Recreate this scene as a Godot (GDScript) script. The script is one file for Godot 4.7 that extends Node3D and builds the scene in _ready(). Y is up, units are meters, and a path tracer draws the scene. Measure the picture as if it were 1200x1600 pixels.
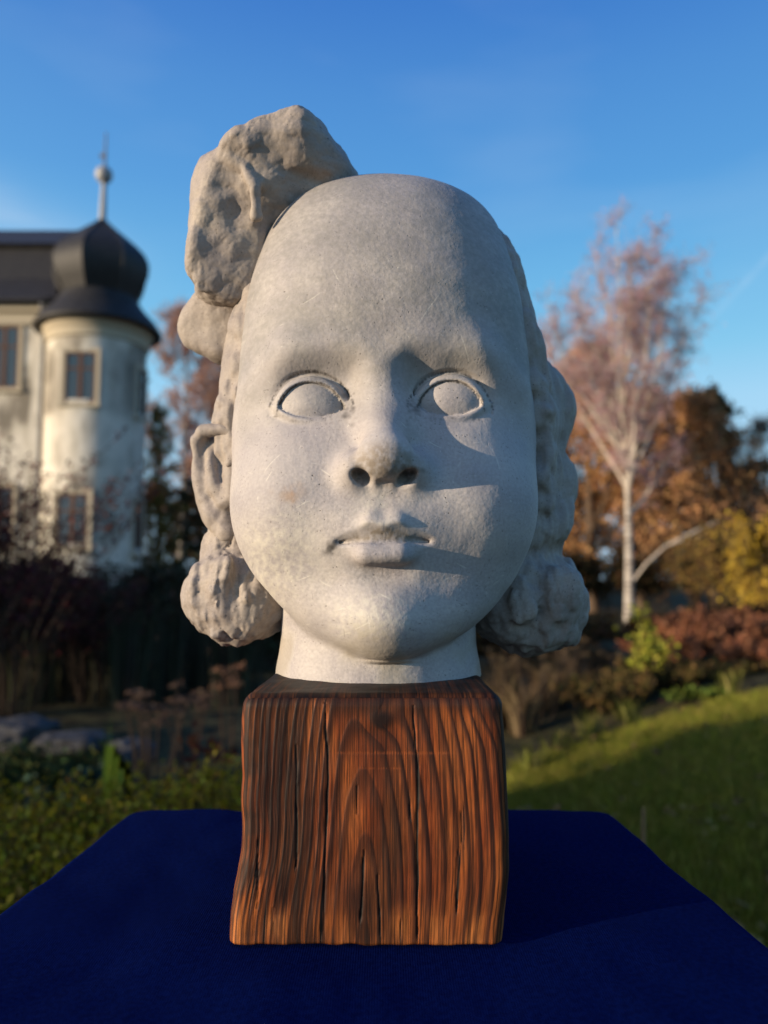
extends Node3D
# A plaster head of a girl on a wooden block, on a table under a blue cloth, in an autumn garden with a manor house.
# Metres, y up. The viewer stands at the origin, 1.25 m above the lawn, and looks towards -z.

const EYE := 1.25
const TABLE := 1.022
const BLOCK_TOP := 1.1767
const AXIS := -0.62          # where the axis of the head stands
var M := {}
var used_names := {}


func _ready() -> void:
	var cam := Camera3D.new()
	cam.name = "camera"
	cam.fov = 67.34
	cam.near = 0.05
	cam.far = 3000.0
	cam.position = Vector3(0, EYE, 0)
	cam.rotation_degrees = Vector3(5, 0, 0)
	var lens := CameraAttributesPhysical.new()
	lens.frustum_focal_length = 18.0
	lens.exposure_aperture = 3.1
	lens.frustum_focus_distance = 0.535
	lens.frustum_near = 0.05
	lens.frustum_far = 3000.0
	cam.attributes = lens
	add_child(cam)
	cam.fov = 67.34

	var env := Environment.new()
	env.background_mode = Environment.BG_SKY
	var sky := Sky.new()
	var pano := PanoramaSkyMaterial.new()
	pano.panorama = sky_picture()
	pano.energy_multiplier = 1.0
	sky.sky_material = pano
	env.sky = sky
	env.background_energy_multiplier = 1.0
	env.tonemap_mode = Environment.TONE_MAPPER_LINEAR
	env.tonemap_exposure = EXPOSURE
	env.sdfgi_enabled = true
	env.ssao_enabled = true
	env.ssil_enabled = true
	var we := WorldEnvironment.new()
	we.name = "world"
	we.environment = env
	add_child(we)

	var sun := DirectionalLight3D.new()
	sun.name = "sun"
	sun.light_energy = 1.6
	sun.light_color = Color(1.0, 0.91, 0.785)
	sun.light_angular_distance = 0.5
	sun.shadow_enabled = true
	add_child(sun)
	sun.look_at_from_position(SUN_FROM * 10.0, Vector3.ZERO)

	materials()
	if not SKIP_GARDEN:
		garden()
	tablecloth()
	wood_block()
	bust()

const EXPOSURE := 1.35
const SUN_FROM := Vector3(-0.902, 0.140, 0.408)
const SKIP_GARDEN := false

# ---------------------------------------------------------------- naming and small helpers

func numbered(called: String) -> String:
	var n: int = used_names.get(called, 0)
	used_names[called] = n + 1
	return called if n == 0 else "%s_%03d" % [called, n]


func thing(called: String, label: String, category: String, at := Vector3.ZERO, turn := 0.0, group := "") -> Node3D:
	var o := Node3D.new()
	o.name = numbered(called)
	add_child(o, true)
	o.position = at
	o.rotation.y = turn
	tag(o, label, category, group)
	return o


func tag(o: Node3D, label: String, category: String, group := "") -> void:
	o.set_meta("label", label)
	o.set_meta("category", category)
	if group:
		o.set_meta("group", group)


func obj(called: String, mesh: Mesh, m: Material, parent: Node = null) -> MeshInstance3D:
	var o := MeshInstance3D.new()
	o.mesh = mesh
	o.material_override = m
	if parent == null or parent == self:
		o.name = numbered(called)
		add_child(o, true)
	else:
		o.name = called
		if parent.has_node(NodePath(called)):
			var n := 1
			while parent.has_node(NodePath("%s_%03d" % [called, n])):
				n += 1
			o.name = "%s_%03d" % [called, n]
		parent.add_child(o, true)
	return o


func kind(o: Node3D, k: String) -> Node3D:
	o.set_meta("kind", k)
	return o


func copy_of(root: Node3D, label: String, at: Vector3, turn: float, size := 1.0) -> Node3D:
	var c: Node3D = root.duplicate()
	c.name = numbered(str(root.name).trim_suffix("_001"))
	add_child(c, true)
	c.position = at
	c.rotation.y = turn
	c.scale = Vector3.ONE * size
	if label:
		c.set_meta("label", label)
	return c


class Mb:
	# collects triangles for one mesh
	var v := PackedVector3Array()
	var n := PackedVector3Array()
	var c := PackedColorArray()
	var uv := PackedVector2Array()
	var idx := PackedInt32Array()
	var tint := Color.WHITE

	func vert(p: Vector3, nn: Vector3, u := Vector2.ZERO) -> int:
		v.push_back(p)
		n.push_back(nn)
		c.push_back(tint)
		uv.push_back(u)
		return v.size() - 1

	func tri(a: int, b: int, d: int) -> void:
		idx.push_back(a)
		idx.push_back(b)
		idx.push_back(d)

	func quad(a: Vector3, b: Vector3, d: Vector3, e: Vector3) -> void:
		# corners clockwise seen from outside
		var nn := (d - a).cross(b - a).normalized()
		if nn == Vector3.ZERO:
			nn = (e - a).cross(d - a).normalized()
		var i := vert(a, nn, Vector2(0, 0))
		vert(b, nn, Vector2(1, 0))
		vert(d, nn, Vector2(1, 1))
		vert(e, nn, Vector2(0, 1))
		tri(i, i + 1, i + 2)
		tri(i, i + 2, i + 3)

	func box(lo: Vector3, hi: Vector3, t := Transform3D()) -> void:
		var p: Array[Vector3] = []
		for k in 8:
			p.push_back(t * Vector3(hi.x if k & 1 else lo.x, hi.y if k & 2 else lo.y, hi.z if k & 4 else lo.z))
		quad(p[4], p[6], p[7], p[5])
		quad(p[1], p[3], p[2], p[0])
		quad(p[5], p[7], p[3], p[1])
		quad(p[0], p[2], p[6], p[4])
		quad(p[6], p[2], p[3], p[7])
		quad(p[0], p[4], p[5], p[1])

	func leaf(at: Vector3, along: Vector3, across: Vector3, nn: Vector3) -> void:
		# a diamond of two triangles, slightly folded
		var i := vert(at, nn)
		vert(at + along * 0.45 + across, (nn + across.normalized() * 0.35).normalized())
		vert(at + along, nn)
		vert(at + along * 0.45 - across, (nn - across.normalized() * 0.35).normalized())
		tri(i, i + 1, i + 2)
		tri(i, i + 2, i + 3)

	func tube(path: PackedVector3Array, radii: PackedFloat32Array, sides := 6, capped := false) -> void:
		var first := v.size()
		var side := Vector3.ZERO
		var count := path.size()
		for i in count:
			var d := (path[mini(i + 1, count - 1)] - path[maxi(i - 1, 0)]).normalized()
			if side == Vector3.ZERO:
				side = d.cross(Vector3.UP if absf(d.y) < 0.9 else Vector3.RIGHT).normalized()
			else:
				side = (side - d * side.dot(d)).normalized()
			var other := d.cross(side)
			for s in sides:
				var a := TAU * s / sides
				var r := side * cos(a) + other * sin(a)
				vert(path[i] + r * radii[i], r, Vector2(float(s) / sides, i))
		for i in count - 1:
			for s in sides:
				var a := first + i * sides + s
				var b := first + i * sides + (s + 1) % sides
				tri(a, a + sides, b)
				tri(b, a + sides, b + sides)
		if capped:
			for e in [0, count - 1]:
				var d: Vector3 = (path[e] - path[1 if e == 0 else count - 2]).normalized()
				var k := vert(path[e], d)
				for s in sides:
					vert(v[first + e * sides + s], d)
				for s in sides:
					if e != 0:
						tri(k, k + 1 + (s + 1) % sides, k + 1 + s)
					else:
						tri(k, k + 1 + s, k + 1 + (s + 1) % sides)

	func grid(nu: int, nv: int, at: Callable) -> void:
		# a smooth sheet of nu x nv cells, at(u, v) -> point
		var first := v.size()
		var pts := PackedVector3Array()
		for j in nv + 1:
			for i in nu + 1:
				pts.push_back(at.call(float(i) / nu, float(j) / nv))
		for j in nv + 1:
			for i in nu + 1:
				var du := pts[j * (nu + 1) + mini(i + 1, nu)] - pts[j * (nu + 1) + maxi(i - 1, 0)]
				var dv := pts[mini(j + 1, nv) * (nu + 1) + i] - pts[maxi(j - 1, 0) * (nu + 1) + i]
				vert(pts[j * (nu + 1) + i], du.cross(dv).normalized(), Vector2(float(i) / nu, float(j) / nv))
		for j in nv:
			for i in nu:
				var a := first + j * (nu + 1) + i
				tri(a, a + nu + 1, a + 1)
				tri(a + 1, a + nu + 1, a + nu + 2)

	func mesh(colors := false) -> ArrayMesh:
		var arr := []
		arr.resize(Mesh.ARRAY_MAX)
		arr[Mesh.ARRAY_VERTEX] = v
		arr[Mesh.ARRAY_NORMAL] = n
		arr[Mesh.ARRAY_TEX_UV] = uv
		if colors:
			arr[Mesh.ARRAY_COLOR] = c
		arr[Mesh.ARRAY_INDEX] = idx
		var m := ArrayMesh.new()
		m.add_surface_from_arrays(Mesh.PRIMITIVE_TRIANGLES, arr)
		return m


func noise(frequency: float, its_seed: int, octaves := 4, type := FastNoiseLite.TYPE_SIMPLEX_SMOOTH) -> FastNoiseLite:
	var f := FastNoiseLite.new()
	f.noise_type = type
	f.seed = its_seed
	f.frequency = frequency
	f.fractal_type = FastNoiseLite.FRACTAL_FBM if octaves > 1 else FastNoiseLite.FRACTAL_NONE
	f.fractal_octaves = octaves
	return f


func lin(r: float, g: float, b: float) -> Color:
	return Color(r, g, b).linear_to_srgb()


func mat(color: Color, rough := 0.9, specular := 0.35) -> StandardMaterial3D:
	var m := StandardMaterial3D.new()
	m.albedo_color = color
	m.roughness = rough
	m.metallic_specular = specular
	m.cull_mode = BaseMaterial3D.CULL_DISABLED
	return m


func picture(w: int, h: int, paint: Callable) -> Image:
	# paint(x, y) -> Color with sRGB values, rows computed on all cores
	var rows := []
	rows.resize(h)
	var work := func(y: int) -> void:
		var row := PackedByteArray()
		row.resize(w * 4)
		for x in w:
			var c: Color = paint.call(x, y)
			row[x * 4] = int(clampf(c.r, 0, 1) * 255.0)
			row[x * 4 + 1] = int(clampf(c.g, 0, 1) * 255.0)
			row[x * 4 + 2] = int(clampf(c.b, 0, 1) * 255.0)
			row[x * 4 + 3] = int(clampf(c.a, 0, 1) * 255.0)
		rows[y] = row
	var id := WorkerThreadPool.add_group_task(work, h)
	WorkerThreadPool.wait_for_group_task_completion(id)
	var all := PackedByteArray()
	for r in rows:
		all.append_array(r)
	return Image.create_from_data(w, h, false, Image.FORMAT_RGBA8, all)


func tex(im: Image) -> ImageTexture:
	return ImageTexture.create_from_image(im)


func noise_tex(frequency: float, its_seed: int, size := 512, octaves := 5, ramp: Gradient = null, type := FastNoiseLite.TYPE_SIMPLEX_SMOOTH) -> NoiseTexture2D:
	var t := NoiseTexture2D.new()
	t.width = size
	t.height = size
	t.seamless = true
	t.noise = noise(frequency, its_seed, octaves, type)
	if ramp:
		t.color_ramp = ramp
	return t


func ramp(stops: Array) -> Gradient:
	var g := Gradient.new()
	var o := PackedFloat32Array()
	var c := PackedColorArray()
	for s in stops:
		o.push_back(s[0])
		c.push_back(s[1])
	g.offsets = o
	g.colors = c
	return g


func sky_picture() -> ImageTexture:
	# air only: pale blue near the horizon, deep blue above, thin cirrus and one fading vapour trail
	var w := 2048
	var h := 1024
	var rows := []
	rows.resize(h)
	var streak := noise(2.2, 71, 5)
	var patch := noise(1.1, 72, 3)
	var steps := [[0.0, 0.52, 0.74, 0.93], [0.10, 0.47, 0.73, 0.935], [0.216, 0.375, 0.675, 0.92], [0.277, 0.246, 0.591, 0.863], [0.347, 0.171, 0.491, 0.815], [0.462, 0.102, 0.345, 0.725], [0.55, 0.078, 0.277, 0.665], [0.625, 0.050, 0.205, 0.605], [0.75, 0.034, 0.150, 0.50], [1.0, 0.025, 0.115, 0.42]]
	var toward := SUN_FROM.normalized()
	var trail_a := Vector3(0.45, 0.36, -1.0).normalized()
	var trail_b := Vector3(0.60, 0.52, -1.0).normalized()
	var trail_n := trail_a.cross(trail_b).normalized()
	var work := func(j: int) -> void:
		var row := PackedFloat32Array()
		row.resize(w * 4)
		var el := (0.5 - (j + 0.5) / h) * PI
		var s := sin(el)
		for i in w:
			var az := (i + 0.5) / w * TAU   # the left edge of a panorama is -z
			var d := Vector3(cos(el) * sin(az), s, -cos(el) * cos(az))
			var c: Vector3
			if s <= 0.0:
				c = Vector3(0.12, 0.12, 0.10)
			else:
				var k := 0
				while k < steps.size() - 2 and steps[k + 1][0] < s:
					k += 1
				var f: float = (s - steps[k][0]) / (steps[k + 1][0] - steps[k][0])
				c = Vector3(steps[k][1], steps[k][2], steps[k][3]).lerp(Vector3(steps[k + 1][1], steps[k + 1][2], steps[k + 1][3]), f)
				# the air round a low sun is bright and whitish
				var near := acos(clampf(d.dot(toward), -1.0, 1.0))
				c += Vector3(1.7, 1.45, 1.10) * exp(-near * near / 0.16) + Vector3(0.25, 0.20, 0.12) * exp(-near * near / 0.7)
				var q := Vector3(d.x * 1.0 + d.y * 0.7, d.y * 4.5, d.z * 1.0)
				var cl := clampf(streak.get_noise_3dv(q) * 1.5 + patch.get_noise_3dv(d * 2.0 + Vector3(3.7, 0, 0)) * 1.2 - 0.30, 0.0, 1.0)
				cl *= smoothstep(0.05, 0.2, s) * 0.05
				var wisp := exp(-pow((d.y - 0.405 - (d.x + 0.42) * -0.25) / 0.028, 2.0)) * smoothstep(-0.20, -0.46, d.x) * (0.5 if d.z < 0.0 else 0.0) * (0.55 + 0.6 * streak.get_noise_3dv(q * 2.0))
				cl = maxf(cl, wisp * 0.75)
				var along := clampf((d - trail_a).dot((trail_b - trail_a)) / (trail_b - trail_a).length_squared(), -1.0, 2.0)
				var tr := exp(-pow(d.dot(trail_n) / 0.0035, 2.0)) * smoothstep(-0.25, 0.15, along) * smoothstep(2.0, 1.0, along) * (0.55 + 0.5 * streak.get_noise_3dv(d * 9.0))
				if d.z < 0.0:
					cl = maxf(cl, tr * 0.28)
				c = c.lerp(Vector3(0.74, 0.84, 0.95), cl)
			c /= EXPOSURE
			row[i * 4] = c.x
			row[i * 4 + 1] = c.y
			row[i * 4 + 2] = c.z
			row[i * 4 + 3] = 1.0
		rows[j] = row.to_byte_array()
	var id := WorkerThreadPool.add_group_task(work, h)
	WorkerThreadPool.wait_for_group_task_completion(id)
	var all := PackedByteArray()
	for r in rows:
		all.append_array(r)
	return tex(Image.create_from_data(w, h, false, Image.FORMAT_RGBAF, all))

# ---------------------------------------------------------------- solid shapes from distance fields

class Nets:
	# meshes the zero surface of f(p) with surface nets; only the cells near the surface are visited
	var f: Callable
	var lo: Vector3
	var h: float
	var nx: int
	var ny: int
	var nz: int
	var cx: int
	var cy: int
	var cz: int
	var coarse := PackedFloat32Array()
	var fine := PackedFloat32Array()
	var active := PackedInt32Array()
	var mask := PackedByteArray()
	var lists := []
	var points := PackedVector3Array()
	var normals := PackedVector3Array()
	var idx := PackedInt32Array()

	func every(n: int, work: Callable) -> void:
		var id := WorkerThreadPool.add_group_task(work, n)
		WorkerThreadPool.wait_for_group_task_completion(id)

	func _init(field: Callable, from: Vector3, to: Vector3, cell: float) -> void:
		f = field
		lo = from
		h = cell
		var size := to - from
		cx = int(ceil(size.x / (4 * h)))
		cy = int(ceil(size.y / (4 * h)))
		cz = int(ceil(size.z / (4 * h)))
		nx = cx * 4 + 1
		ny = cy * 4 + 1
		nz = cz * 4 + 1
		coarse.resize((cx + 1) * (cy + 1) * (cz + 1))
		lists.resize(cz + 1)
		every(cz + 1, _coarse_slab)
		var at := 0
		for s in lists:
			for x in s:
				coarse[at] = x
				at += 1
		_find_active()
		fine.resize(nx * ny * nz)
		fine.fill(1e9)
		lists.resize(active.size() / 64 + 1)
		every(lists.size(), _fine_block)
		for b in lists:
			var where: PackedInt32Array = b[0]
			var what: PackedFloat32Array = b[1]
			for i in where.size():
				fine[where[i]] = what[i]
		every(lists.size(), _points_block)
		var index := {}
		for b in lists:
			var cells: PackedInt32Array = b[0]
			for i in cells.size():
				index[cells[i]] = points.size() + i
			points.append_array(b[1])
		var sy := nx
		var sz := nx * ny
		for cell_at in index:
			var c: int = cell_at
			var v0 := fine[c]
			# edges leaving the low corner of this cell along x, y and z
			if (fine[c + 1] < 0.0) != (v0 < 0.0):
				_quad(index, c, c - sy, c - sy - sz, c - sz, v0 < 0.0)
			if (fine[c + sy] < 0.0) != (v0 < 0.0):
				_quad(index, c, c - sz, c - 1 - sz, c - 1, v0 < 0.0)
			if (fine[c + sz] < 0.0) != (v0 < 0.0):
				_quad(index, c, c - 1, c - 1 - sy, c - sy, v0 < 0.0)
		fine.clear()
		normals.resize(points.size())
		lists.resize(points.size() / 2000 + 1)
		every(lists.size(), _settle)
		points.clear()
		normals.clear()
		for b in lists:
			points.append_array(b[0])
			normals.append_array(b[1])

	func _quad(index: Dictionary, a: int, b: int, c: int, d: int, flip: bool) -> void:
		if not (index.has(a) and index.has(b) and index.has(c) and index.has(d)):
			return
		var i: int = index[a]
		var j: int = index[b]
		var k: int = index[c]
		var l: int = index[d]
		if flip:
			idx.append_array([i, k, j, i, l, k])
		else:
			idx.append_array([i, j, k, i, k, l])

	func _coarse_slab(k: int) -> void:
		var out := PackedFloat32Array()
		for j in cy + 1:
			for i in cx + 1:
				out.push_back(f.call(lo + Vector3(i, j, k) * (4 * h)))
		lists[k] = out

	func _find_active() -> void:
		mask.resize(cx * cy * cz)
		var sy := cx + 1
		var sz := sy * (cy + 1)
		for k in cz:
			for j in cy:
				for i in cx:
					var a := i + j * sy + k * sz
					var least := 1e9
					var inside := 0
					for q in [0, 1, sy, sy + 1, sz, sz + 1, sz + sy, sz + sy + 1]:
						var x := coarse[a + q]
						least = minf(least, absf(x))
						if x < 0.0:
							inside += 1
					if (inside > 0 and inside < 8) or least < 1.5 * h:
						active.push_back(i | (j << 10) | (k << 20))
						mask[i + j * cx + k * cx * cy] = 1

	func _fine_block(b: int) -> void:
		var where := PackedInt32Array()
		var what := PackedFloat32Array()
		for t in range(b * 64, mini(b * 64 + 64, active.size())):
			var c := active[t]
			var i0 := (c & 1023) * 4
			var j0 := ((c >> 10) & 1023) * 4
			var k0 := (c >> 20) * 4
			for k in 5:
				for j in 5:
					for i in 5:
						# shared faces are computed by the cell on the high side unless that cell is not visited; computing all is simplest
						if (i == 4 and j < 4 and k < 4 and _has(i0 + 4, j0, k0)) or (j == 4 and i < 4 and k < 4 and _has(i0, j0 + 4, k0)) or (k == 4 and i < 4 and j < 4 and _has(i0, j0, k0 + 4)):
							continue
						where.push_back(i0 + i + (j0 + j) * nx + (k0 + k) * nx * ny)
						what.push_back(f.call(lo + Vector3(i0 + i, j0 + j, k0 + k) * h))
		lists[b] = [where, what]

	func _has(i: int, j: int, k: int) -> bool:
		return i < nx - 1 and j < ny - 1 and k < nz - 1 and mask[(i >> 2) + (j >> 2) * cx + (k >> 2) * cx * cy] == 1

	func _points_block(b: int) -> void:
		var cells := PackedInt32Array()
		var pts := PackedVector3Array()
		var sy := nx
		var sz := nx * ny
		for t in range(b * 64, mini(b * 64 + 64, active.size())):
			var c := active[t]
			var i0 := (c & 1023) * 4
			var j0 := ((c >> 10) & 1023) * 4
			var k0 := (c >> 20) * 4
			for k in 4:
				for j in 4:
					for i in 4:
						var a := i0 + i + (j0 + j) * sy + (k0 + k) * sz
						var v0 := fine[a]
						var v1 := fine[a + 1]
						var v2 := fine[a + sy]
						var v3 := fine[a + sy + 1]
						var v4 := fine[a + sz]
						var v5 := fine[a + sz + 1]
						var v6 := fine[a + sz + sy]
						var v7 := fine[a + sz + sy + 1]
						var ins := int(v0 < 0.0) + int(v1 < 0.0) + int(v2 < 0.0) + int(v3 < 0.0) + int(v4 < 0.0) + int(v5 < 0.0) + int(v6 < 0.0) + int(v7 < 0.0)
						if ins == 0 or ins == 8:
							continue
						var s := Vector3.ZERO
						var n := 0
						if (v0 < 0.0) != (v1 < 0.0):
							s += Vector3(v0 / (v0 - v1), 0, 0)
							n += 1
						if (v2 < 0.0) != (v3 < 0.0):
							s += Vector3(v2 / (v2 - v3), 1, 0)
							n += 1
						if (v4 < 0.0) != (v5 < 0.0):
							s += Vector3(v4 / (v4 - v5), 0, 1)
							n += 1
						if (v6 < 0.0) != (v7 < 0.0):
							s += Vector3(v6 / (v6 - v7), 1, 1)
							n += 1
						if (v0 < 0.0) != (v2 < 0.0):
							s += Vector3(0, v0 / (v0 - v2), 0)
							n += 1
						if (v1 < 0.0) != (v3 < 0.0):
							s += Vector3(1, v1 / (v1 - v3), 0)
							n += 1
						if (v4 < 0.0) != (v6 < 0.0):
							s += Vector3(0, v4 / (v4 - v6), 1)
							n += 1
						if (v5 < 0.0) != (v7 < 0.0):
							s += Vector3(1, v5 / (v5 - v7), 1)
							n += 1
						if (v0 < 0.0) != (v4 < 0.0):
							s += Vector3(0, 0, v0 / (v0 - v4))
							n += 1
						if (v1 < 0.0) != (v5 < 0.0):
							s += Vector3(1, 0, v1 / (v1 - v5))
							n += 1
						if (v2 < 0.0) != (v6 < 0.0):
							s += Vector3(0, 1, v2 / (v2 - v6))
							n += 1
						if (v3 < 0.0) != (v7 < 0.0):
							s += Vector3(1, 1, v3 / (v3 - v7))
							n += 1
						cells.push_back(a)
						pts.push_back(lo + (Vector3(i0 + i, j0 + j, k0 + k) + s / n) * h)
		lists[b] = [cells, pts]

	func _settle(b: int) -> void:
		# one step onto the true surface, then the slope of the field as the normal
		var e := h * 0.4
		var pts := PackedVector3Array()
		var nor := PackedVector3Array()
		for i in range(b * 2000, mini(b * 2000 + 2000, points.size())):
			var p := points[i]
			var v: float = f.call(p)
			var g := Vector3(f.call(p + Vector3(e, 0, 0)) - v, f.call(p + Vector3(0, e, 0)) - v, f.call(p + Vector3(0, 0, e)) - v) / e
			var l := maxf(g.length_squared(), 0.05)
			p -= (g * (v / l)).limit_length(h * 0.6)
			pts.push_back(p)
			nor.push_back(g.normalized())
		lists[b] = [pts, nor]

	func mesh(paint: Variant = null) -> ArrayMesh:
		var arr := []
		arr.resize(Mesh.ARRAY_MAX)
		arr[Mesh.ARRAY_VERTEX] = points
		arr[Mesh.ARRAY_NORMAL] = normals
		arr[Mesh.ARRAY_INDEX] = idx
		var uv := PackedVector2Array()
		for p in points:
			uv.push_back(Vector2((p.x + 0.2) / 0.4, (0.4 - p.y) / 0.5))
		arr[Mesh.ARRAY_TEX_UV] = uv
		arr[Mesh.ARRAY_TEX_UV2] = uv
		if paint != null:
			var c := PackedColorArray()
			for i in points.size():
				c.push_back((paint as Callable).call(points[i], normals[i]))
			arr[Mesh.ARRAY_COLOR] = c
		var m := ArrayMesh.new()
		m.add_surface_from_arrays(Mesh.PRIMITIVE_TRIANGLES, arr)
		return m


static func smin(a: float, b: float, k: float) -> float:
	var x := maxf(k - absf(a - b), 0.0) / k
	return minf(a, b) - x * x * k * 0.25


static func smax(a: float, b: float, k: float) -> float:
	var x := maxf(k - absf(a - b), 0.0) / k
	return maxf(a, b) + x * x * k * 0.25


static func ell(p: Vector3, c: Vector3, r: Vector3) -> float:
	var q := (p - c) / r
	var k0 := q.length()
	var k1 := (q / r).length()
	return k0 * (k0 - 1.0) / maxf(k1, 1e-6)


static func cap(p: Vector3, a: Vector3, b: Vector3, ra: float, rb: float) -> float:
	var ab := b - a
	var t := clampf((p - a).dot(ab) / ab.length_squared(), 0.0, 1.0)
	return (p - a - ab * t).length() - lerpf(ra, rb, t)


static func chain(p: Vector3, pts: PackedVector3Array, r: PackedFloat32Array) -> float:
	var d := 1e9
	for i in pts.size() - 1:
		d = minf(d, cap(p, pts[i], pts[i + 1], r[i], r[i + 1]))
	return d

# ---------------------------------------------------------------- the plaster head
# Local axes: x to the right of the picture, y up from the height of the lens, z towards the viewer; the origin is on the axis of the head.

var skull_y0 := -0.06
var skull_y1 := 0.3475
var skull := PackedFloat32Array()   # half width, front, back, middle, fullness for 512 heights
var lump := FastNoiseLite.new()
var chisel := FastNoiseLite.new()
var strand := FastNoiseLite.new()
var rough := FastNoiseLite.new()

const SKULL_KEYS := [
	[-0.060, 0.000, 0.050, 0.035, 0.045, 2.0],
	[-0.056, 0.018, 0.077, 0.010, 0.042, 2.0],
	[-0.050, 0.035, 0.0885, -0.010, 0.038, 2.0],
	[-0.040, 0.0570, 0.0945, -0.030, 0.034, 2.0],
	[-0.030, 0.0715, 0.097, -0.050, 0.030, 2.0],
	[-0.020, 0.0830, 0.0968, -0.060, 0.024, 2.05],
	[-0.010, 0.0912, 0.0955, -0.075, 0.018, 2.1],
	[0.000, 0.0990, 0.0935, -0.090, 0.012, 2.12],
	[0.015, 0.1055, 0.0925, -0.100, 0.006, 2.15],
	[0.030, 0.1105, 0.0935, -0.110, 0.003, 2.2],
	[0.050, 0.1155, 0.0938, -0.120, 0.000, 2.22],
	[0.070, 0.1195, 0.0920, -0.130, -0.004, 2.25],
	[0.095, 0.1225, 0.0885, -0.140, -0.006, 2.28],
	[0.120, 0.1238, 0.0850, -0.145, -0.010, 2.3],
	[0.140, 0.1228, 0.0845, -0.148, -0.012, 2.3],
	[0.157, 0.1210, 0.0880, -0.150, -0.014, 2.3],
	[0.180, 0.1192, 0.0910, -0.150, -0.016, 2.3],
	[0.200, 0.1175, 0.0915, -0.150, -0.018, 2.3],
	[0.225, 0.1150, 0.0900, -0.150, -0.020, 2.3],
	[0.250, 0.1105, 0.0845, -0.146, -0.024, 2.28],
	[0.270, 0.1060, 0.0770, -0.142, -0.027, 2.25],
	[0.285, 0.1020, 0.0690, -0.137, -0.029, 2.22],
	[0.300, 0.0962, 0.0580, -0.130, -0.031, 2.18],
	[0.313, 0.0880, 0.0450, -0.122, -0.033, 2.12],
	[0.325, 0.0765, 0.0280, -0.111, -0.036, 2.05],
	[0.335, 0.0620, 0.0080, -0.098, -0.039, 2.0],
	[0.342, 0.0450, -0.0120, -0.084, -0.041, 2.0],
	[0.3475, 0.0000, -0.0440, -0.044, -0.044, 2.0],
]


func skull_table() -> void:
	skull.resize(513 * 5)
	var k := 0
	for i in 513:
		var y := lerpf(skull_y0, skull_y1, i / 512.0)
		while k < SKULL_KEYS.size() - 2 and SKULL_KEYS[k + 1][0] < y:
			k += 1
		var a: Array = SKULL_KEYS[maxi(k - 1, 0)]
		var b: Array = SKULL_KEYS[k]
		var c: Array = SKULL_KEYS[k + 1]
		var d: Array = SKULL_KEYS[mini(k + 2, SKULL_KEYS.size() - 1)]
		var t: float = clampf((y - b[0]) / (c[0] - b[0]), 0.0, 1.0)
		for m in 5:
			# cubic through the keys, with slopes from their neighbours
			var sb: float = (c[m + 1] - a[m + 1]) / (c[0] - a[0]) * (c[0] - b[0])
			var sc: float = (d[m + 1] - b[m + 1]) / (d[0] - b[0]) * (c[0] - b[0])
			if (k == 0 or k == SKULL_KEYS.size() - 2) and m < 3:
				# round off at the crown and under the chin
				var e := sqrt(1.0 - pow(1.0 - t, 2.0)) if k == 0 else 1.0 - sqrt(1.0 - pow(t, 2.0))
				skull[i * 5 + m] = lerpf(b[m + 1], c[m + 1], e)
				continue
			var t2 := t * t
			var t3 := t2 * t
			skull[i * 5 + m] = b[m + 1] * (2 * t3 - 3 * t2 + 1) + sb * (t3 - 2 * t2 + t) + c[m + 1] * (3 * t2 - 2 * t3) + sc * (t3 - t2)


func skull_field(p: Vector3) -> float:
	var y := p.y
	if y < 0.09:
		y -= 0.2 * clampf(0.05 - p.z, 0.0, 0.14) * smoothstep(0.09, 0.0, y)
	var px := p.x - 0.0030 * smoothstep(0.03, -0.03, y)
	var over := maxf(skull_y0 + 0.0004 - y, y - skull_y1 + 0.0004)
	var at := clampf((y - skull_y0) / (skull_y1 - skull_y0), 0.001, 0.999) * 512.0
	var i := int(at) * 5
	var t := at - int(at)
	var w := lerpf(skull[i], skull[i + 5], t)
	var front := lerpf(skull[i + 1], skull[i + 6], t)
	var back := lerpf(skull[i + 2], skull[i + 7], t)
	var mid := lerpf(skull[i + 3], skull[i + 8], t)
	var n := lerpf(skull[i + 4], skull[i + 9], t)
	var dz := p.z - mid
	var depth := maxf(front - mid if dz > 0.0 else mid - back, 0.001)
	var r := sqrt(px * px + dz * dz)
	var rho := pow(pow(absf(px) / maxf(w, 0.001), n) + pow(absf(dz) / depth, n), 1.0 / n)
	var d: float
	if rho < 0.05:
		d = -minf(w, depth)
	else:
		d = r * (1.0 - 1.0 / rho)
	if over > 0.0:
		return sqrt(maxf(d, 0.0) * maxf(d, 0.0) + over * over)
	return d


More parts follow.
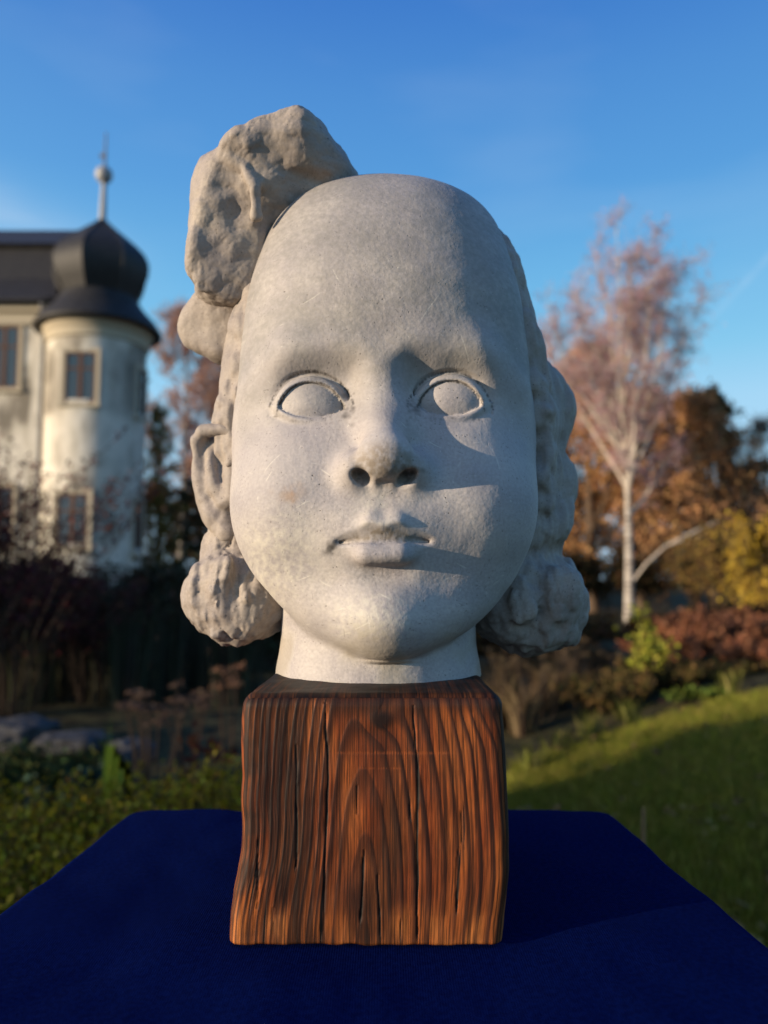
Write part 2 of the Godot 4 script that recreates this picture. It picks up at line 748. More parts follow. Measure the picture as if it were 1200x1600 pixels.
func eye_part(d: float, q: Vector3) -> float:
	# q has the eye on the side of positive x
	# hollow under the brow
	d = smax(d, -ell(q, Vector3(0.054, 0.1350, 0.110), Vector3(0.039, 0.0240, 0.0428)), 0.018)
	d = smax(d, -ell(q, Vector3(0.027, 0.1400, 0.107), Vector3(0.015, 0.017, 0.0285)), 0.018)
	# the ball in its almond, the lids as rolls round it
	var ball := ell(q, Vector3(0.0522, 0.1272, 0.0475), Vector3(0.035, 0.029, 0.0304))
	var ex := q.x - 0.0522
	var ey := q.y - 0.1225 - ex * 0.05
	var up := Vector2(ex + 0.0010, ey + 0.0056).length() - 0.0252
	var low := Vector2(ex, ey - 0.0290).length() - 0.0378
	var almond := maxf(up, low)
	d = smax(d, -smax(almond, ball - 0.012, 0.002), 0.002)
	var open := smoothstep(-0.004, 0.010, ey)
	if ey > -0.006:
		var out := ball - 0.0022
		var groove := Vector2(up - 0.0056, out - 0.0018).length() - 0.0018 * open
		d = smax(d, -groove, 0.0036)
		var roll := Vector2(maxf(absf(up - 0.0021) - 0.0008, 0.0), out + 0.0006).length() - (0.0007 + 0.0011 * open)
		d = smin(d, roll, 0.0016)
	if ey < 0.004:
		var under := Vector2(low - 0.0012, ball - 0.0012).length() - 0.0019 * smoothstep(0.0285, 0.020, absf(ex))
		d = smin(d, under, 0.0050)
	d = smin(d, smax(ball, almond - 0.004, 0.001), 0.0012)
	return d


func head_field(p: Vector3) -> float:
	var d := skull_field(p)
	var neck := maxf(Vector2(p.x + 0.0045, p.z + 0.011).length() - 0.0785 - 0.004 * smoothstep(-0.045, -0.078, p.y), maxf(-0.0765 - p.y, p.y - 0.03))
	if p.z > 0.02 and p.y < 0.2 and d < 0.07:
		var ax := sqrt(p.x * p.x + 0.000012)
		var q := Vector3(ax, p.y, p.z)
		# brow
		if p.y > 0.10:
			d = smin(d, cap(q, Vector3(0.018, 0.1560, 0.0715), Vector3(0.062, 0.1615, 0.0630), 0.0080, 0.0120), 0.026)
			d = smin(d, cap(q, Vector3(0.062, 0.1610, 0.0640), Vector3(0.093, 0.1460, 0.0380), 0.013, 0.010), 0.020)
		# cheeks and muzzle
		if p.y < 0.13:
			d = smin(d, ell(q, Vector3(0.060, 0.053, 0.040), Vector3(0.050, 0.052, 0.0545)), 0.030)
		if p.y < 0.09:
			d = smin(d, ell(q, Vector3(0, 0.036, 0.066), Vector3(0.047, 0.036, 0.0395)), 0.024)
			d = smin(d, ell(q, Vector3(-0.001, -0.0250, 0.068), Vector3(0.029, 0.0235, 0.0365)), 0.022)
		# eyes
		if p.y > 0.085 and p.y < 0.19:
			d = eye_part(d, Vector3(p.x + 0.0040, p.y - 0.0015, p.z) if p.x > 0.0 else Vector3(ax - 0.0010, p.y, p.z))
		# nose
		if ax < 0.05 and p.y > 0.03 and p.y < 0.17:
			var nose := cap(p, Vector3(-0.001, 0.142, 0.0720), Vector3(0.0, 0.107, 0.0830), 0.0130, 0.0145)
			nose = smin(nose, cap(p, Vector3(0.0, 0.107, 0.0830), Vector3(0.001, 0.0840, 0.1075), 0.0145, 0.0160), 0.014)
			nose = smin(nose, ell(p, Vector3(0.001, 0.0815, 0.1100), Vector3(0.0190, 0.0145, 0.0155)), 0.006)
			nose = smin(nose, ell(q, Vector3(0.0205, 0.0755, 0.0975), Vector3(0.0105, 0.0120, 0.0160)), 0.006)
			d = smin(d, nose, 0.015)
			# nostrils and the post between them
			var nq := Basis(Vector3(0, 0, 1), -0.5) * (q - Vector3(0.0158, 0.0688, 0.1080))
			d = smax(d, -ell(nq, Vector3.ZERO, Vector3(0.0070, 0.0043, 0.0085)), 0.0035)
			d = smin(d, cap(p, Vector3(0.001, 0.0800, 0.1130), Vector3(0, 0.0640, 0.1000), 0.0070, 0.0062), 0.006)
			# groove below the nose
			d = smax(d, -cap(p, Vector3(0.0005, 0.0620, 0.1085), Vector3(0, 0.0420, 0.1145), 0.0030, 0.0038), 0.007)
		# mouth
		if ax < 0.06 and p.y < 0.06:
			var tilt := Vector3(p.x, p.y - p.x * 0.012, p.z)
			var m := Vector3(sqrt(tilt.x * tilt.x + 0.000009), tilt.y, tilt.z)
			var lip := cap(m, Vector3(0, 0.0354, 0.1076), Vector3(0.0090, 0.0376, 0.1062), 0.0044, 0.0046)
			lip = smin(lip, cap(m, Vector3(0.0090, 0.0376, 0.1062), Vector3(0.0335, 0.0258, 0.0895), 0.0044, 0.0022), 0.004)
			d = smin(d, lip, 0.0070)
			# the upper lip slants back to the line of the mouth
			d = smax(d, -cap(m, Vector3(0, 0.0286, 0.1168), Vector3(0.0110, 0.0297, 0.1150), 0.0070, 0.0067), 0.0030)
			d = smax(d, -cap(m, Vector3(0.0110, 0.0297, 0.1150), Vector3(0.0310, 0.0258, 0.1000), 0.0064, 0.0010), 0.0040)
			var low := cap(m, Vector3(0, 0.0158, 0.1040), Vector3(0.0100, 0.0168, 0.1028), 0.0098, 0.0092)
			low = smin(low, cap(m, Vector3(0.0100, 0.0168, 0.1028), Vector3(0.0280, 0.0228, 0.0880), 0.0088, 0.0030), 0.004)
			d = smin(d, low, 0.005)
			d = smax(d, -cap(m, Vector3(0, 0.0256, 0.1105), Vector3(0.0125, 0.0268, 0.1085), 0.0018, 0.0018), 0.0030)
			d = smax(d, -cap(m, Vector3(0.0125, 0.0268, 0.1085), Vector3(0.0330, 0.0250, 0.0945), 0.0018, 0.0008), 0.0030)
			d = smax(d, -ell(p, Vector3(0, 0.0030, 0.1090), Vector3(0.0230, 0.0055, 0.0120)), 0.010)
	d = smin(d, neck, 0.010)
	if absf(d) < 0.02:
		d += lump.get_noise_3dv(p) * 0.0003
	return d


func hair_field(p: Vector3) -> float:
	var s := skull_field(p)
	# the close cap, parted from the face along a line over the temples
	var edge := p.z - (0.012 - 0.045 * smoothstep(0.26, 0.335, p.y)) + lump.get_noise_3d(p.x * 0.6, p.y * 0.8, 4.0) * 0.007 + 0.012 * smoothstep(0.16, 0.06, p.y)
	var thick := 0.0085 + 0.004 * smoothstep(0.22, 0.10, p.y)
	if p.x < 0.0:
		thick += 0.005 * smoothstep(0.25, 0.19, p.y)
		edge -= 0.012
	else:
		thick += 0.006 * smoothstep(0.26, 0.18, p.y)
		edge -= 0.008
	thick *= 1.0 - 0.72 * smoothstep(0.26, 0.33, p.y)
	var d := smax(s - thick, edge, 0.026)
	d = maxf(d, 0.0 - p.y - 0.02)
	if p.x > 0.03 and p.y < 0.24:
		var r := ell(p, Vector3(0.112, 0.146, -0.045), Vector3(0.054, 0.050, 0.046))
		r = smin(r, ell(p, Vector3(0.118, 0.083, -0.052), Vector3(0.051, 0.046, 0.046)), 0.014)
		r = smin(r, ell(p, Vector3(0.118, 0.048, -0.042), Vector3(0.043, 0.034, 0.042)), 0.014)
		r = smin(r, ell(p, Vector3(0.126, -0.020, -0.036), Vector3(0.0470, 0.0445, 0.046)), 0.014)
		r = smin(r, ell(p, Vector3(0.102, -0.014, -0.030), Vector3(0.036, 0.036, 0.040)), 0.016)
		# the roll of the lowest curl
		r = smax(r, -cap(p, Vector3(0.100, 0.018, 0.018), Vector3(0.128, -0.005, 0.013), 0.006, 0.007), 0.010)
		r = smax(r, -cap(p, Vector3(0.128, -0.005, 0.014), Vector3(0.116, -0.040, 0.012), 0.007, 0.006), 0.010)
		r = smin(r, ell(p, Vector3(0.140, -0.010, 0.000), Vector3(0.018, 0.022, 0.016)), 0.006)
		r = smin(r, ell(p, Vector3(0.112, -0.018, 0.005), Vector3(0.012, 0.018, 0.012)), 0.006)
		# long hollows between the strands
		r = smax(r, -cap(p, Vector3(0.136, 0.200, -0.003), Vector3(0.149, 0.120, 0.000), 0.006, 0.007), 0.009)
		r = smax(r, -cap(p, Vector3(0.158, 0.165, -0.018), Vector3(0.163, 0.070, -0.018), 0.006, 0.007), 0.010)
		r = smax(r, -cap(p, Vector3(0.149, 0.120, 0.000), Vector3(0.136, 0.045, 0.004), 0.007, 0.007), 0.009)
		d = smin(d, r, 0.014)
	if p.x < -0.03 and p.y < 0.10:
		var l := cap(p, Vector3(-0.128, 0.085, -0.025), Vector3(-0.128, 0.030, -0.020), 0.020, 0.021)
		l = smin(l, ell(p, Vector3(-0.118, -0.013, -0.012), Vector3(0.0455, 0.0410, 0.042)), 0.016)
		# strands laid over the curl, and the grooves between them
		l = smax(l, -cap(p, Vector3(-0.146, 0.022, 0.022), Vector3(-0.143, -0.022, 0.027), 0.004, 0.006), 0.008)
		l = smax(l, -cap(p, Vector3(-0.116, 0.024, 0.030), Vector3(-0.112, -0.034, 0.033), 0.005, 0.008), 0.010)
		l = smin(l, cap(p, Vector3(-0.132, 0.012, 0.021), Vector3(-0.120, 0.014, 0.026), 0.004, 0.005), 0.006)
		l = smin(l, cap(p, Vector3(-0.120, 0.014, 0.026), Vector3(-0.128, -0.043, 0.014), 0.005, 0.006), 0.007)
		d = smin(d, l, 0.012)
	if absf(d) < 0.02:
		var low := smoothstep(0.30, 0.10, p.y)
		if p.x > 0.0:
			low *= 1.0 - 0.5 * smoothstep(0.01, 0.05, p.y)
		d += strand.get_noise_3d(p.x, p.y * 0.28, p.z) * (0.0022 + 0.001 * low)
		d += (chisel.get_noise_3dv(p) * 0.0034 + rough.get_noise_3d(p.x * 0.7, p.y * 0.5, p.z * 0.7) * 0.0017 * smoothstep(0.14, 0.02, p.y)) * low
		d += lump.get_noise_3dv(p * 1.5) * 0.0008
	return d


func ear_field(p: Vector3) -> float:
	var d := ell(p, Vector3(-0.131, 0.082, -0.008), Vector3(0.0255, 0.0430, 0.0150))
	d = smin(d, cap(p, Vector3(-0.132, 0.050, -0.004), Vector3(-0.126, 0.038, 0.002), 0.012, 0.010), 0.012)
	d = smax(d, -ell(p, Vector3(-0.138, 0.093, 0.013), Vector3(0.0125, 0.0230, 0.0095)), 0.005)
	var rim := chain(p, [Vector3(-0.118, 0.1165, 0.012), Vector3(-0.130, 0.1205, 0.011), Vector3(-0.146, 0.1195, 0.007), Vector3(-0.1525, 0.1130, 0.002)], [0.0052, 0.0050, 0.0048, 0.0050])
	rim = smin(rim, chain(p, [Vector3(-0.1525, 0.1130, 0.002), Vector3(-0.1520, 0.098, -0.001), Vector3(-0.1510, 0.084, -0.001), Vector3(-0.1465, 0.068, 0.0), Vector3(-0.1385, 0.052, 0.002)], [0.0050, 0.0050, 0.0058, 0.0052, 0.0050]), 0.003)
	d = smin(d, rim, 0.006)
	d = smin(d, chain(p, [Vector3(-0.1405, 0.101, 0.003), Vector3(-0.1395, 0.090, 0.006), Vector3(-0.1365, 0.074, 0.007), Vector3(-0.1300, 0.062, 0.008)], [0.0030, 0.0040, 0.0045, 0.0050]), 0.005)
	d = smin(d, cap(p, Vector3(-0.122, 0.102, 0.009), Vector3(-0.121, 0.066, 0.010), 0.006, 0.007), 0.008)
	d += lump.get_noise_3dv(p * 1.5) * 0.0010 + chisel.get_noise_3dv(p * 1.2) * 0.0008
	return d


func boulder(p: Vector3, c: Vector3, r: Vector3, turn: Basis) -> float:
	# an ellipsoid squared off a little
	var q := (turn * (p - c)) / r
	var k := pow(pow(absf(q.x), 2.7) + pow(absf(q.y), 2.7) + pow(absf(q.z), 2.7), 1.0 / 2.7)
	return (k - 1.0) * minf(r.x, minf(r.y, r.z)) * 1.1


var turn_a := Basis(Vector3(0, 0, 1), -0.62)
var turn_b := Basis(Vector3(0, 0, 1), 0.10)
var turn_c := Basis(Vector3(0, 0, 1), 0.5)


func bow_field(p: Vector3) -> float:
	var d := boulder(p, Vector3(-0.0795, 0.3280, 0.020), Vector3(0.0575, 0.0460, 0.050), turn_a)
	d = smax(d, (p - Vector3(-0.060, 0.3770, 0.02)).dot(Vector3(-0.25, 1.0, 0.25).normalized()), 0.010)
	d = smax(d, (p - Vector3(-0.046, 0.352, 0.03)).dot(Vector3(0.83, 0.45, 0.30).normalized()) - 0.004, 0.010)
	# the loop turns under in front, along a ridge
	d = smax(d, (p - Vector3(-0.080, 0.342, 0.062)).dot(Vector3(0.16, -0.55, 0.82).normalized()), 0.016)
	d = smax(d, (p - Vector3(-0.040, 0.330, 0.040)).dot(Vector3(0.75, -0.35, 0.55).normalized()) - 0.001, 0.008)
	var b := boulder(p, Vector3(-0.1270, 0.2885, 0.006), Vector3(0.0350, 0.0610, 0.046), turn_b)
	b = smax(b, (p - Vector3(-0.135, 0.255, 0.03)).dot(Vector3(-0.62, -0.55, 0.55).normalized()) - 0.022, 0.008)
	b = smax(b, (p - Vector3(-0.130, 0.305, 0.046)).dot(Vector3(0.25, -0.28, 0.92).normalized()), 0.008)
	b = smax(b, (p - Vector3(-0.148, 0.290, 0.035)).dot(Vector3(-0.80, 0.10, 0.60).normalized()) - 0.004, 0.006)
	d = smin(d, b, 0.006)
	# the gathered hollow between the loops
	d = smax(d, -cap(p, Vector3(-0.1220, 0.3220, 0.061), Vector3(-0.1100, 0.2830, 0.049), 0.0120, 0.0150), 0.008)
	d = smax(d, -cap(p, Vector3(-0.1090, 0.2830, 0.050), Vector3(-0.1040, 0.2550, 0.042), 0.0150, 0.0110), 0.010)
	d = smin(d, cap(p, Vector3(-0.1440, 0.2960, 0.040), Vector3(-0.1220, 0.3030, 0.036), 0.0040, 0.0035), 0.005)
	d = smin(d, chain(p, [Vector3(-0.1250, 0.3300, 0.043), Vector3(-0.1080, 0.3190, 0.049), Vector3(-0.1010, 0.3020, 0.049), Vector3(-0.0990, 0.2830, 0.042)], [0.005, 0.0042, 0.0036, 0.0045]), 0.005)
	d = smax(d, -cap(p, Vector3(-0.150, 0.288, 0.048), Vector3(-0.128, 0.262, 0.050), 0.004, 0.008), 0.010)
	# folds in the plaster ribbon
	d = smax(d, -cap(p, Vector3(-0.090, 0.362, 0.046), Vector3(-0.058, 0.3690, 0.034), 0.0022, 0.0030), 0.006)
	d = smax(d, -cap(p, Vector3(-0.078, 0.318, 0.046), Vector3(-0.048, 0.314, 0.036), 0.0020, 0.0034), 0.008)
	if absf(d) < 0.03:
		d += chisel.get_noise_3dv(p * 0.7) * 0.0042 + lump.get_noise_3dv(p * 1.2) * 0.0006 + rough.get_noise_3dv(p * 0.6) * 0.0011
	return d


func loop_field(p: Vector3) -> float:
	var d := boulder(p, Vector3(-0.1420, 0.2170, -0.030), Vector3(0.0330, 0.0290, 0.030), turn_c)
	d = smax(d, (p - Vector3(-0.150, 0.215, -0.008)).dot(Vector3(-0.35, -0.25, 0.90).normalized()), 0.008)
	d += chisel.get_noise_3dv(p * 0.7) * 0.0040 + lump.get_noise_3dv(p * 1.3) * 0.0006 + rough.get_noise_3dv(p * 0.8) * 0.0005
	return d


func bust() -> void:
	skull_table()
	lump = noise(42.0, 5, 2)
	chisel = noise(26.0, 9, 2)
	rough = noise(55.0, 31, 3)
	rough.fractal_type = FastNoiseLite.FRACTAL_RIDGED
	strand = noise(60.0, 12, 2)
	var b := thing("plaster_head", "pale grey plaster head of a girl with a big hair bow, on the wooden block", "sculpture", Vector3(0, EYE, AXIS))
	var t0 := Time.get_ticks_msec()
	var cell := BUST_CELL
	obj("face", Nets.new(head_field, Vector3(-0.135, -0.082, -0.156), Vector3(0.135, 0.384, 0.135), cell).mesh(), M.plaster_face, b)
	print("face ", Time.get_ticks_msec() - t0)
	obj("hair", Nets.new(hair_field, Vector3(-0.175, -0.074, -0.172), Vector3(0.182, 0.384, 0.045), cell * 1.25).mesh(), M.plaster, b)
	print("hair ", Time.get_ticks_msec() - t0)
	obj("ear", Nets.new(ear_field, Vector3(-0.172, 0.025, -0.032), Vector3(-0.100, 0.135, 0.035), cell * 0.9).mesh(), M.plaster, b)
	obj("bow", Nets.new(bow_field, Vector3(-0.182, 0.205, -0.065), Vector3(-0.010, 0.395, 0.085), cell).mesh(), M.plaster, b)
	obj("bow_loop", Nets.new(loop_field, Vector3(-0.190, 0.170, -0.075), Vector3(-0.095, 0.262, 0.015), cell).mesh(), M.plaster, b)
	print("bust ", Time.get_ticks_msec() - t0)

const BUST_CELL := 0.0017



const SCRATCHES := [[-0.0841, 0.0746, -0.0723, 0.0877], [-0.0822, 0.0681, -0.0782, 0.0750], [-0.0435, 0.0755, -0.0370, 0.0709], [0.0119, 0.1073, 0.0156, 0.1041], [0.0313, 0.0961, 0.0396, 0.0914], [0.0738, 0.0961, 0.0774, 0.0892], [0.0784, 0.0877, 0.0810, 0.0765], [0.0627, 0.0957, 0.0692, 0.0970], [-0.0092, -0.0346, -0.0111, -0.0224], [-0.0053, -0.0197, -0.0029, -0.0296], [-0.0192, -0.0335, -0.0098, -0.0283], [0.0733, 0.0561, 0.0742, 0.0502], [0.0500, 0.0111, 0.0573, 0.0075], [-0.0300, -0.0385, -0.0228, -0.0359], [-0.0612, -0.0007, -0.0503, 0.0029], [-0.0448, -0.0007, -0.0357, -0.0052], [-0.0599, 0.0487, -0.0507, 0.0533], [0.0228, 0.0579, 0.0250, 0.0524], [0.0408, -0.0007, 0.0463, 0.0011], [-0.0029, -0.0098, 0.0044, -0.0134], [0.0827, -0.0007, 0.0772, -0.0043], [0.0411, 0.2045, 0.0250, 0.1811], [-0.0366, 0.2210, -0.0320, 0.2116], [0.0545, 0.1741, 0.0611, 0.1556], [-0.0592, 0.1975, -0.0456, 0.2045]]


func dab(im: Image, x: float, y: float, r: float, c: Color, soft := 1.0) -> void:
	# a soft spot of paint at a place given in metres on the face
	var px := (x + 0.2) / 0.4 * im.get_width()
	var py := (0.4 - y) / 0.5 * im.get_height()
	var pr := r / 0.4 * im.get_width()
	for j in range(maxi(0, int(py - pr)), mini(im.get_height(), int(py + pr) + 2)):
		for i in range(maxi(0, int(px - pr)), mini(im.get_width(), int(px + pr) + 2)):
			var k := 1.0 - Vector2(i + 0.5 - px, j + 0.5 - py).length() / maxf(pr, 0.7)
			if k <= 0.0:
				continue
			var a := c.a * clampf(k / soft, 0.0, 1.0)
			var old := im.get_pixel(i, j)
			var oa := a + old.a * (1.0 - a)
			var m := (c * a + old * (old.a * (1.0 - a))) / maxf(oa, 0.001)
			m.a = oa
			im.set_pixel(i, j, m)


func face_marks() -> Image:
	# stains, old scratches and grime on the face, and painted light and shade, as seen from in front: 0.4 m across, 0.5 m high
	var spots := noise(150.0, 40, 4)
	var cloudy := noise(16.0, 41, 3)
	var im := picture(1024, 1280, func(i: int, j: int) -> Color:
		var x := (i + 0.5) / 1024.0 * 0.4 - 0.2
		var y := 0.4 - (j + 0.5) / 1280.0 * 0.5
		var n := spots.get_noise_2d(x, y)
		var c := cloudy.get_noise_2d(x, y)
		var out := Color(0.775, 0.75, 0.695, 0.0)
		# chalky wear on the cheek and the chin, with sunlit brightness painted in
		var chalk_and_light := smoothstep(1.0, 0.2, Vector2((x + 0.075) / 0.045, (y - 0.012) / 0.055).length()) + 1.1 * smoothstep(1.0, 0.1, Vector2((x + 0.008) / 0.046, (y + 0.026) / 0.030).length()) + 0.6 * smoothstep(1.0, 0.2, Vector2((x + 0.002) / 0.030, (y - 0.045) / 0.020).length())
		out.a = clampf(chalk_and_light * (0.40 + n * 0.75 + c * 0.6), 0.0, 0.7)
		# brown dirt under the nose
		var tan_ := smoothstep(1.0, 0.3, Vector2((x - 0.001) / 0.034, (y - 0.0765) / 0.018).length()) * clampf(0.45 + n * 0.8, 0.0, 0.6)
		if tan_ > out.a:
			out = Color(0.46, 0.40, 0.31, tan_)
		var lip_stain_shade := smoothstep(1.0, 0.35, Vector2(x / 0.034, (y - 0.0305 + absf(x) * 0.12) / 0.0062).length()) * clampf(0.55 + n * 0.8, 0.0, 0.75)  # tan stain under the upper lip, with the lip's shadow painted in
		if lip_stain_shade > out.a:
			out = Color(0.40, 0.35, 0.27, lip_stain_shade)
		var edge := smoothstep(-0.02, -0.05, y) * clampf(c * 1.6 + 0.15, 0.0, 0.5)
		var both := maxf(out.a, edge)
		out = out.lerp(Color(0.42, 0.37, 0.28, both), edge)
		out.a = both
		var crown := smoothstep(0.10, 0.20, y + c * 0.06) * clampf(0.52 + c * 0.35 + n * 0.35, 0.0, 0.75)  # greyer towards the crown, painted to dim the sun on the forehead
		if crown > out.a:
			out = Color(0.50, 0.49, 0.47, crown)
		return out)
	var rng := RandomNumberGenerator.new()
	rng.seed = 77
	# rust on the cheek
	for k in 40:
		dab(im, -0.0645 + rng.randfn(0, 0.005), 0.058 + rng.randfn(0, 0.0035), rng.randf_range(0.002, 0.005), Color(0.62, 0.49, 0.33, 0.09))
	for k in 14:
		dab(im, -0.0628 + rng.randfn(0, 0.0010), 0.0580 + rng.randfn(0, 0.003), 0.0022, Color(0.60, 0.43, 0.24, 0.11))
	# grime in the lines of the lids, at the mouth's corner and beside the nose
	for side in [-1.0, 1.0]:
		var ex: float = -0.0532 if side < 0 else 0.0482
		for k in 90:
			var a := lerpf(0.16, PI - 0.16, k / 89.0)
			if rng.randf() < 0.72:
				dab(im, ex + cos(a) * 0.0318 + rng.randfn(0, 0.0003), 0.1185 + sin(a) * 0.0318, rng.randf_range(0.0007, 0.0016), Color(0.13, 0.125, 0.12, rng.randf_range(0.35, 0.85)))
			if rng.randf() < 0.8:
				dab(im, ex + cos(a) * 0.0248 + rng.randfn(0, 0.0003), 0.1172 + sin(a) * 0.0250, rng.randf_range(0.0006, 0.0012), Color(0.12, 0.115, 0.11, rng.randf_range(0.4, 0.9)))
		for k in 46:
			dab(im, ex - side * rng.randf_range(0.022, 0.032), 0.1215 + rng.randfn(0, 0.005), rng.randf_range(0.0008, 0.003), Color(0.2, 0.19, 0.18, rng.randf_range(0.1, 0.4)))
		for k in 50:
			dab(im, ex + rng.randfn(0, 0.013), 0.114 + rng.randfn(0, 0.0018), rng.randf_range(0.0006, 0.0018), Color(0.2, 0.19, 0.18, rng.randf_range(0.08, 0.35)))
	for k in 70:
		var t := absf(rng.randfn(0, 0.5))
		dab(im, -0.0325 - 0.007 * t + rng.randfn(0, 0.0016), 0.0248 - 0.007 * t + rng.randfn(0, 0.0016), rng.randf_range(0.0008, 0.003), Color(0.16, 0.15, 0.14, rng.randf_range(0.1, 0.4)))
	for k in 60:  # dark dabs painting the shadow along the line of the mouth
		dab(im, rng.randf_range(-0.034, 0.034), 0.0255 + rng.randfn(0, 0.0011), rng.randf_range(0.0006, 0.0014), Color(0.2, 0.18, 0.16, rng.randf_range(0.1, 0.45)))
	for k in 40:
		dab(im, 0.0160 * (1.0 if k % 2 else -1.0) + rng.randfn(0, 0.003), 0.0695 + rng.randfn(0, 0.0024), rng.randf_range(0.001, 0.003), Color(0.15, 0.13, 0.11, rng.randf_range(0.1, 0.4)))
	# scratches
	for s in SCRATCHES:
		var bend := rng.randf_range(-0.08, 0.08)
		var a := Vector2(s[0], s[1])
		var b := Vector2(s[2], s[3])
		var n := int(a.distance_to(b) / 0.0003) + 2
		for k in n:
			var t := float(k) / n
			var p := a.lerp(b, t) + (b - a).orthogonal() * (bend * t * (1.0 - t) * 2.0)
			if rng.randf() < 0.85:
				dab(im, p.x, p.y, 0.00055, Color(0.80, 0.78, 0.73, 0.16 + 0.24 * sin(t * PI) * rng.randf_range(0.4, 1.0)), 0.6)
	for k in 130:
		var p := Vector2(rng.randf_range(-0.11, 0.11), rng.randf_range(-0.045, 0.32))
		var dir := Vector2.from_angle(rng.randf() * TAU) * rng.randf_range(0.001, 0.006)
		for q in 12:
			dab(im, p.x + dir.x * q / 12.0, p.y + dir.y * q / 12.0, 0.0004, Color(0.84, 0.82, 0.77, 0.2) if k % 3 else Color(0.25, 0.24, 0.23, 0.25), 0.6)
	return im

# ---------------------------------------------------------------- materials

func plaster_pictures() -> Array:
	# a tile of worn plaster: cloudy greys, dark pores; and its relief
	var size := 1024
	var soft := noise(0.006, 3, 4)
	var grain := noise(0.09, 4, 3)
	var base := picture(size, size, func(i: int, j: int) -> Color:
		# blended over the edges so that the tile repeats
		var u := float(i) / size
		var v := float(j) / size
		var n := 0.0
		var g := 0.0
		for q in [[0, 0], [1, 0], [0, 1], [1, 1]]:
			var w: float = (u if q[0] else 1.0 - u) * (v if q[1] else 1.0 - v)
			n += w * soft.get_noise_2d(i + 900 - q[0] * size, j + 700 - q[1] * size)
			g += w * grain.get_noise_2d(i + 900 - q[0] * size, j + 700 - q[1] * size)
		var l := 0.630 + n * 0.13 + g * 0.09
		return Color(l * 1.022, l * 0.98, l * (0.962 - n * 0.05), 1.0))
	var relief := Image.create(size, size, false, Image.FORMAT_RGBA8)
	for j in size:
		for i in size:
			relief.set_pixel(i, j, Color(0.5, 0.5, 0.5))
	var fine := picture(size, size, func(i: int, j: int) -> Color:
		var n := 0.60 + grain.get_noise_2d(i * 0.7, j * 0.7) * 0.22 + soft.get_noise_2d(i * 6.0, j * 6.0) * 0.20
		return Color(n, n, n))
	var rng := RandomNumberGenerator.new()
	rng.seed = 15
	for k in 9000:
		var x := rng.randi_range(2, size - 4)
		var y := rng.randi_range(2, size - 4)
		if soft.get_noise_2d(x * 1.5, y * 1.5) < rng.randf_range(-0.15, 0.35):
			continue
		var r := 0.5 + pow(rng.randf(), 7.0) * 1.5
		var dark := rng.randf_range(0.4, 1.0)
		for b in range(int(y - r), int(y + r) + 2):
			for a in range(int(x - r), int(x + r) + 2):
				var f := clampf(r + 0.5 - Vector2(a - x, b - y).length(), 0.0, 1.0)
				if f > 0.0 and a >= 0 and b >= 0 and a < size and b < size:
					base.set_pixel(a, b, base.get_pixel(a, b).lerp(Color(0.20, 0.19, 0.175), f * dark))
					fine.set_pixel(a, b, fine.get_pixel(a, b).lerp(Color(0.05, 0.05, 0.05), f * dark))
	return [tex(base), tex(fine)]


var wood_ring := FastNoiseLite.new()
var wood_fibre := FastNoiseLite.new()
var wood_patch := FastNoiseLite.new()
# cracks in the front of the block: across, from height, to height (metres from its middle and its foot), width
const CRACKS := [[-0.0297, 0.0, 0.150, 0.0011], [0.0268, 0.0, 0.150, 0.0010], [-0.0475, 0.045, 0.125, 0.0010], [-0.0065, 0.012, 0.060, 0.0014], [0.0045, 0.003, 0.046, 0.0009], [0.0525, 0.018, 0.062, 0.0013], [0.0560, 0.060, 0.090, 0.0007], [0.0225, 0.075, 0.098, 0.0008], [-0.0720, 0.020, 0.075, 0.0010], [-0.0110, 0.080, 0.104, 0.0006], [-0.0620, 0.0, 0.030, 0.0008], [0.0180, 0.0, 0.020, 0.0008]]


